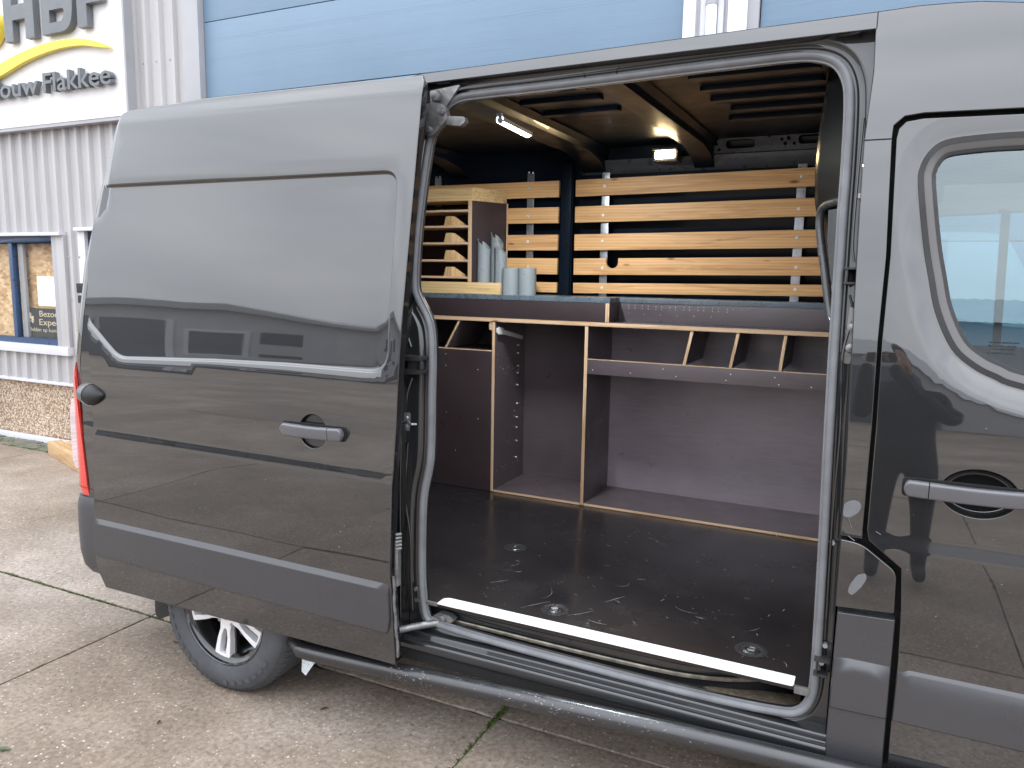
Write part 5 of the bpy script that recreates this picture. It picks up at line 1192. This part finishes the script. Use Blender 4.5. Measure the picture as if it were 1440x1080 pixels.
# raised box on the left, perforated back board on the right, ledge on top
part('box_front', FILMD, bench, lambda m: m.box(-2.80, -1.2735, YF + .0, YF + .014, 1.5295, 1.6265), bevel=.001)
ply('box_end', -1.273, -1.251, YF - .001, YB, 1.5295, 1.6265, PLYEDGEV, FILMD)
part('rear_board', FILM, bench, lambda m: m.box(-1.2505, -.142, 1.60, 1.614, 1.5295, 1.6265), bevel=.001)
part('ledge', LEDGE, bench, lambda m: m.prism([(-2.80, YF - .002), (-1.249, YF - .002), (-1.249, 1.596), (-.142, 1.596), (-.142, YB + .02), (-2.80, YB + .02)], 1.6270, 1.652, plane='xy'), bevel=.001)
def dots(m, l, y):
    for x, z in l: m.lathe([(.0004, -.0004), (.0024, -.0003), (.003, .0002)], (x, y, z), n=6)
dl_ = [(-1.235 + .0355 * k + .004 * math.sin(k * 3), z + .002 * math.sin(k * 7)) for k in range(19) for z in ((1.612, 1.598) if k < 16 else (1.612,))] + [(-1.20 + .085 * k, 1.570) for k in range(6)]
part('peg_hole', SCRATCH, bench, lambda m: dots(m, dl_, 1.5995))['kind'] = 'stuff'
part('screw', SCREW, bench, lambda m: dots(m, [(-1.33, 1.284), (-1.13, 1.282), (-.90, 1.281), (-.985 + .02, 1.313), (-.66, 1.280), (-.64, 1.310), (-.44, 1.309), (-.42, 1.277), (-.28, 1.276)] , YF - .0012))['kind'] = 'stuff'
part('screw', SCREW, bench, lambda m: dots(m, [(-2.205, 1.315), (-2.205, 1.25), (-2.0, 1.24), (-2.2, .985), (-1.995, .965), (-2.14, .77)], YF + .0018))['kind'] = 'stuff'
def studs(m):
    for z in (1.36, 1.315, 1.24, 1.20, 1.13, 1.02, .94, .88, .80, .70): m.tube([(-1.8945, 1.735, z), (-1.886, 1.735, z)], .004, 6)
    rnd = random.Random(3)
    for q in range(26): y = rnd.uniform(1.47, 1.8); z = rnd.choice((.66, .80, .98, 1.0, 1.22, 1.24, 1.30)) + rnd.gauss(0, .012); m.tube([(-1.8946, y, z), (-1.8938, y, z)], .0022, 6)
    m.tube([(-1.3795, 1.52, 1.437), (-1.40, 1.52, 1.438)], .0022, 6)
part('shelf_stud', SCREW, bench, studs)['kind'] = 'stuff'
def slide(m): m.prism([(1.462, 1.448), (1.78, 1.392), (1.78, 1.412), (1.462, 1.474)], -1.8942, -1.882, plane='yz'); m.prism([(1.456, 1.440), (1.512, 1.436), (1.512, 1.472), (1.456, 1.480)], -1.8815, -1.874, plane='yz')
part('drawer_slide', SCREW, bench, slide, bevel=.002)
def scuffs(m):
    rnd = random.Random(6)
    for q in range(46):
        t = rnd.random(); y = YF + .03 + t * .26; z = .93 + t * .05 + rnd.gauss(0, .012); h = abs(rnd.gauss(0, .018)) + .004; w = rnd.uniform(.001, .005)
        m.add([(-1.3598, y, z), (-1.3598, y + w, z + .006), (-1.3598, y + w * 1.2, z + h), (-1.3598, y + w * .3, z + h * .7)], [(0, 1, 2, 3)])
    for q in range(60):
        x = rnd.uniform(-1.33, -.2); y = rnd.uniform(1.5, 1.83); l = rnd.uniform(.01, .07); a = rnd.gauss(0, .3); w = rnd.uniform(.0004, .0016)
        m.add([(x, y, .5756), (x + l * math.cos(a), y + l * math.sin(a), .5756), (x + l * math.cos(a), y + l * math.sin(a) + w, .5756), (x, y + w, .5756)], [(0, 1, 2, 3)])
part('scuff_marks', SCRATCH, bench, scuffs, recalc=False)['kind'] = 'stuff'

# pigeon-hole shelf with pine cap and rail on the ledge
ph = empty('pigeonhole_shelf', 'small open shelf of thin boards with pine wedges standing on the ledge', 'shelf', (-2.3, 1.6, 1.652))
part('cap_board', PINEL, ph, lambda m: m.prism([(-2.85, 1.50), (-2.072, 1.50), (-1.975, 1.73), (-2.85, 1.73)], 2.157, 2.228, plane='xy'), bevel=.002)
m = MB(); m.prism([(-2.094, 1.505), (-2.074, 1.505), (-1.975, 1.735), (-1.995, 1.735)], 1.653, 2.1565, plane='xy', front=0); m.build('side_board', FILMD, ph, bevel=.001)
part('side_edge', PLYEDGEV, ph, lambda m: m.box(-2.0955, -2.0735, 1.5015, 1.5045, 1.718, 2.1565))
part('back_edge', PLYEDGEV, ph, lambda m: m.box(-1.9745, -1.9675, 1.728, 1.735, 1.653, 2.1565))
part('base_rail', PINEL, ph, lambda m: m.box(-2.85, -1.884, 1.478, 1.4995, 1.653, 1.716), bevel=.002)
part('back_board', FILMD, ph, lambda m: m.box(-2.85, -1.98, 1.7355, 1.742, 1.653, 2.15))
for z in (2.108, 2.022, 1.931, 1.836, 1.744):
    part('shelf_board', PLYEDGE, ph, lambda m: m.box(-2.85, -2.0965, 1.506, 1.73, z - .009, z + .003), bevel=.0008)
for z in (2.025, 1.934, 1.839, 1.747):
    def wedge(m):
        b = [(-2.258, 1.512), (-2.205, 1.512), (-2.150, 1.60), (-2.205, 1.60)]; t = [(-2.245, 1.516), (-2.209, 1.516), (-2.20, 1.535), (-2.235, 1.54)]
        m.add([(*p, z + .0005) for p in b] + [(*p, z + .052) for p in t], [(3, 2, 1, 0), (4, 5, 6, 7), (0, 1, 5, 4), (1, 2, 6, 5), (2, 3, 7, 6), (3, 0, 4, 7)])
    part('wedge', PINEV, ph, wedge, bevel=.0015)

# grey plastic tubes on the ledge
def cut_tube(name, x, y, r, zl, zr, label, wall=.0035):
    m = MB(); n = 32; z0 = 1.6525; rows = [[], [], [], []]
    for k in range(n):
        a = 2 * math.pi * k / n; ca, sa = math.cos(a), math.sin(a); t = .5 + .5 * ca; zt = zl + (zr - zl) * t
        zi = zl + (zr - zl) * (.5 + .5 * ca * (r - wall) / r)
        rows[0].append((x + r * ca, y + r * sa, z0)); rows[1].append((x + r * ca, y + r * sa, zt)); rows[2].append((x + (r - wall) * ca, y + (r - wall) * sa, zi)); rows[3].append((x + (r - wall) * ca, y + (r - wall) * sa, z0))
    m.grid(rows, closed=True)
    return tag(m.build(name, PVC, None), label, 'tube', 'grey plastic tubes on the ledge')
cut_tube('plastic_tube', -2.022, 1.55, .036, 1.955, 1.895, 'tall slant-cut grey tube nearest the pigeonhole shelf side')
cut_tube('plastic_tube', -1.985, 1.635, .036, 1.995, 1.930, 'tallest slant-cut grey tube standing behind the others')
cut_tube('plastic_tube', -1.935, 1.585, .033, 1.915, 1.868, 'slant-cut grey tube just left of the two short straight tubes')
cut_tube('plastic_tube', -1.850, 1.54, .0465, 1.797, 1.797, 'short straight grey tube beside the end of the pine base rail')
cut_tube('plastic_tube', -1.752, 1.545, .0475, 1.797, 1.797, 'short straight grey tube rightmost, in front of the lowest slat')
# lamps
lt = empty('tube_lamp', 'lit cool white tube lamp on the dark van ceiling', 'lamp', (-1.50, .8, 2.38))
part('lamp_tube', LEDW, lt, lambda m: m.tube([(-1.452, .615, 2.372), (-1.480, .925, 2.372)], .0105, 14))
part('lamp_holder', simple('holder_white', (.6, .6, .6), .4), lt, lambda m: (m.tube([(-1.4505, .598, 2.372), (-1.452, .614, 2.372)], .012, 14), m.tube([(-1.480, .926, 2.372), (-1.4815, .942, 2.372)], .012, 14), m.box(-1.492, -1.440, .60, .94, 2.3835, 2.3865), m.prism([(-1.4365, .60), (-1.4335, .60), (-1.4615, .94), (-1.4645, .94)], 2.366, 2.3835, plane='xy'), m.prism([(-1.4685, .60), (-1.4655, .60), (-1.4935, .94), (-1.4965, .94)], 2.366, 2.3835, plane='xy')))  # both side lips added to keep the tube's light off the ceiling
lp = empty('panel_lamp', 'lit warm yellow square lamp high on the far van wall', 'lamp', (-1.05, 1.62, 2.36))
part('lamp_face', LEDY, lp, lambda m: m.prism(rounded([(-1.092, 2.342), (-.995, 2.345), (-.995, 2.380), (-1.092, 2.377)], .006, 3), 1.604, 1.609))
part('lamp_housing', simple('lamp_black', (.02, .02, .02), .4), lp, lambda m: (m.box(-1.105, -.982, 1.6095, 1.70, 2.330, 2.392), m.box(-1.105, -.982, 1.588, 1.6095, 2.3805, 2.392)), bevel=.002)  # hood over the face added to keep its light off the ceiling

# ------------------------------------------------------------------ the photographer, seen only as a reflection
def skin_chain(name, chains, mat, parent=None, sub=2, root=None):
    """chains: lists of (point, radius); a shared point joins the chains"""
    vs, es, rs, idx = [], [], [], {}
    for ch in chains:
        prev = None
        for p, r in ch:
            k = tuple(round(c, 4) for c in p)
            if k not in idx: idx[k] = len(vs); vs.append(p); rs.append(r)
            if prev is not None: es.append((prev, idx[k]))
            prev = idx[k]
    me = bpy.data.meshes.new(name); me.from_pydata(vs, es, []); ob = bpy.data.objects.new(name, me); C.objects.link(ob)
    sk = ob.modifiers.new('skin', 'SKIN'); sk.use_smooth_shade = True
    for i, r in enumerate(rs):
        sv = me.skin_vertices[0].data[i]; rr = r if isinstance(r, tuple) else (r, r); sv.radius = rr; sv.use_root = (i == 0)
    sb = ob.modifiers.new('sub', 'SUBSURF'); sb.levels = sub; sb.render_levels = sub
    me.materials.append(mat)
    if parent: setpar(ob, parent)
    return ob
px, py = .155, -2.72
per = empty('person', 'person in dark clothes holding up a phone, mirrored in the cab door', 'person', (px, py, 0))
hip = (px, py, .95)
skin_chain('body', [[(hip, (.16, .12)), ((px, py, 1.12), (.15, .11)), ((px, py + .01, 1.32), (.18, .12)), ((px, py + .02, 1.46), (.17, .10)), ((px, py + .03, 1.54), (.07, .07)), ((px, py + .05, 1.62), (.055, .055))],
                    [((px, py + .02, 1.46), (.17, .10)), ((px - .20, py + .03, 1.45), .07), ((px - .25, py + .10, 1.22), .052), ((-.075, py + .36, 1.58), .040), ((-.072, py + .385, 1.64), .030)],
                    [((px, py + .02, 1.46), (.17, .10)), ((px + .20, py + .03, 1.45), .07), ((px + .22, py + .12, 1.22), .052), ((.075, py + .37, 1.58), .040), ((.072, py + .39, 1.64), .030)],
                    [(hip, (.16, .12)), ((px - .10, py, .86), .10), ((px - .11, py + .03, .48), .065), ((px - .12, py, .10), .045), ((px - .125, py + .14, .045), .040)],
                    [(hip, (.16, .12)), ((px + .10, py, .86), .10), ((px + .12, py - .02, .48), .065), ((px + .13, py - .05, .10), .045), ((px + .14, py + .09, .045), .040)]], CLOTH, per)
def headm(m):
    rows = []
    for z, rx, ry, cy_ in ((1.585, .02, .02, .085), (1.60, .050, .055, .07), (1.63, .062, .078, .06), (1.66, .068, .088, .055), (1.69, .072, .095, .05), (1.72, .075, .098, .048), (1.75, .077, .098, .045), (1.79, .073, .092, .042), (1.82, .058, .074, .04), (1.838, .03, .04, .04), (1.842, .004, .004, .04)):
        r = []
        for k in range(24):
            a = 2 * math.pi * k / 24; x = rx * math.cos(a); y = ry * math.sin(a); f = max(0, math.sin(a)) ** 8
            if 1.64 < z < 1.70: y += .020 * f * (1.71 - z) / .06                      # nose
            if 1.70 < z < 1.74: y -= .006 * max(0, math.sin(a)) ** 2 * (abs(math.cos(a)) > .2)   # eye sockets
            r.append((px + x, py + cy_ + y, z))
        rows.append(r)
    m.grid(rows, closed=True)
hd = part('head', SKIN, per, headm)
part('hair', HAIR, hd, lambda m: m.grid([[(px + rx * math.cos(a), py + .034 + ry * math.sin(a), z + (.03 * max(0, math.sin(a)) if z < 1.8 else 0)) for a in [2 * math.pi * k / 24 for k in range(24)]] for z, rx, ry in ((1.70, .074, .085), (1.74, .083, .098), (1.79, .082, .100), (1.83, .064, .080), (1.852, .03, .04), (1.855, .002, .002))], closed=True))
for s in (-1, 1):
    part('ear', SKIN, hd, lambda m: m.tube([(px + s * .072, py + .04, 1.675), (px + s * .086, py + .03, 1.70), (px + s * .084, py + .03, 1.725), (px + s * .074, py + .042, 1.735)], [.006, .010, .010, .006], 8))
    part('eye', FARWIN, hd, lambda m: m.lathe([(.0005, -.011), (.008, -.008), (.011, 0)], (px + s * .031, py + .128, 1.718), n=10))
part('mouth', simple('lips', (.30, .12, .10), .5), hd, lambda m: m.tube([(px - .022, py + .130, 1.632), (px, py + .139, 1.633), (px + .022, py + .130, 1.632)], [.003, .006, .003], 6))
def hand(x, y, z, s):
    ch = [[((x, y, z), .030), ((x + s * .006, y + .02, z + .05), .030)]]
    for k, (l, dz) in enumerate(((.075, .075), (.082, .055), (.078, .035), (.06, .018))):
        b = (x + s * .006, y + .02, z + .05) if k == 0 else None
        p0 = (x + s * .01, y + .018, z + dz - .01); ch.append([((x + s * .006, y + .02, z + .05), .030), (p0, .010), ((p0[0] + s * l * .45, p0[1] + .022, p0[2] + .006), .0088), ((p0[0] + s * l * .85, p0[1] + .010, p0[2] + .006), .0080)])
    ch.append([((x, y, z), .030), ((x + s * .012, y - .016, z + .03), .012), ((x + s * .035, y - .012, z + .062), .010)])
    return skin_chain('hand', ch, SKIN, per, 1)
hand(-.072, py + .39, 1.645, 1); hand(.072, py + .39, 1.645, -1)
per.scale = (1, 1, 1.05)
tag(part('phone', simple('phone_black', (.02, .02, .022), .25), None, lambda m: m.prism(rounded([(-.078, 1.724), (.078, 1.724), (.078, 1.800), (-.078, 1.800)], .01, 4), -2.296, -2.288), bevel=.002), 'dark phone held up by the mirrored person', 'phone')
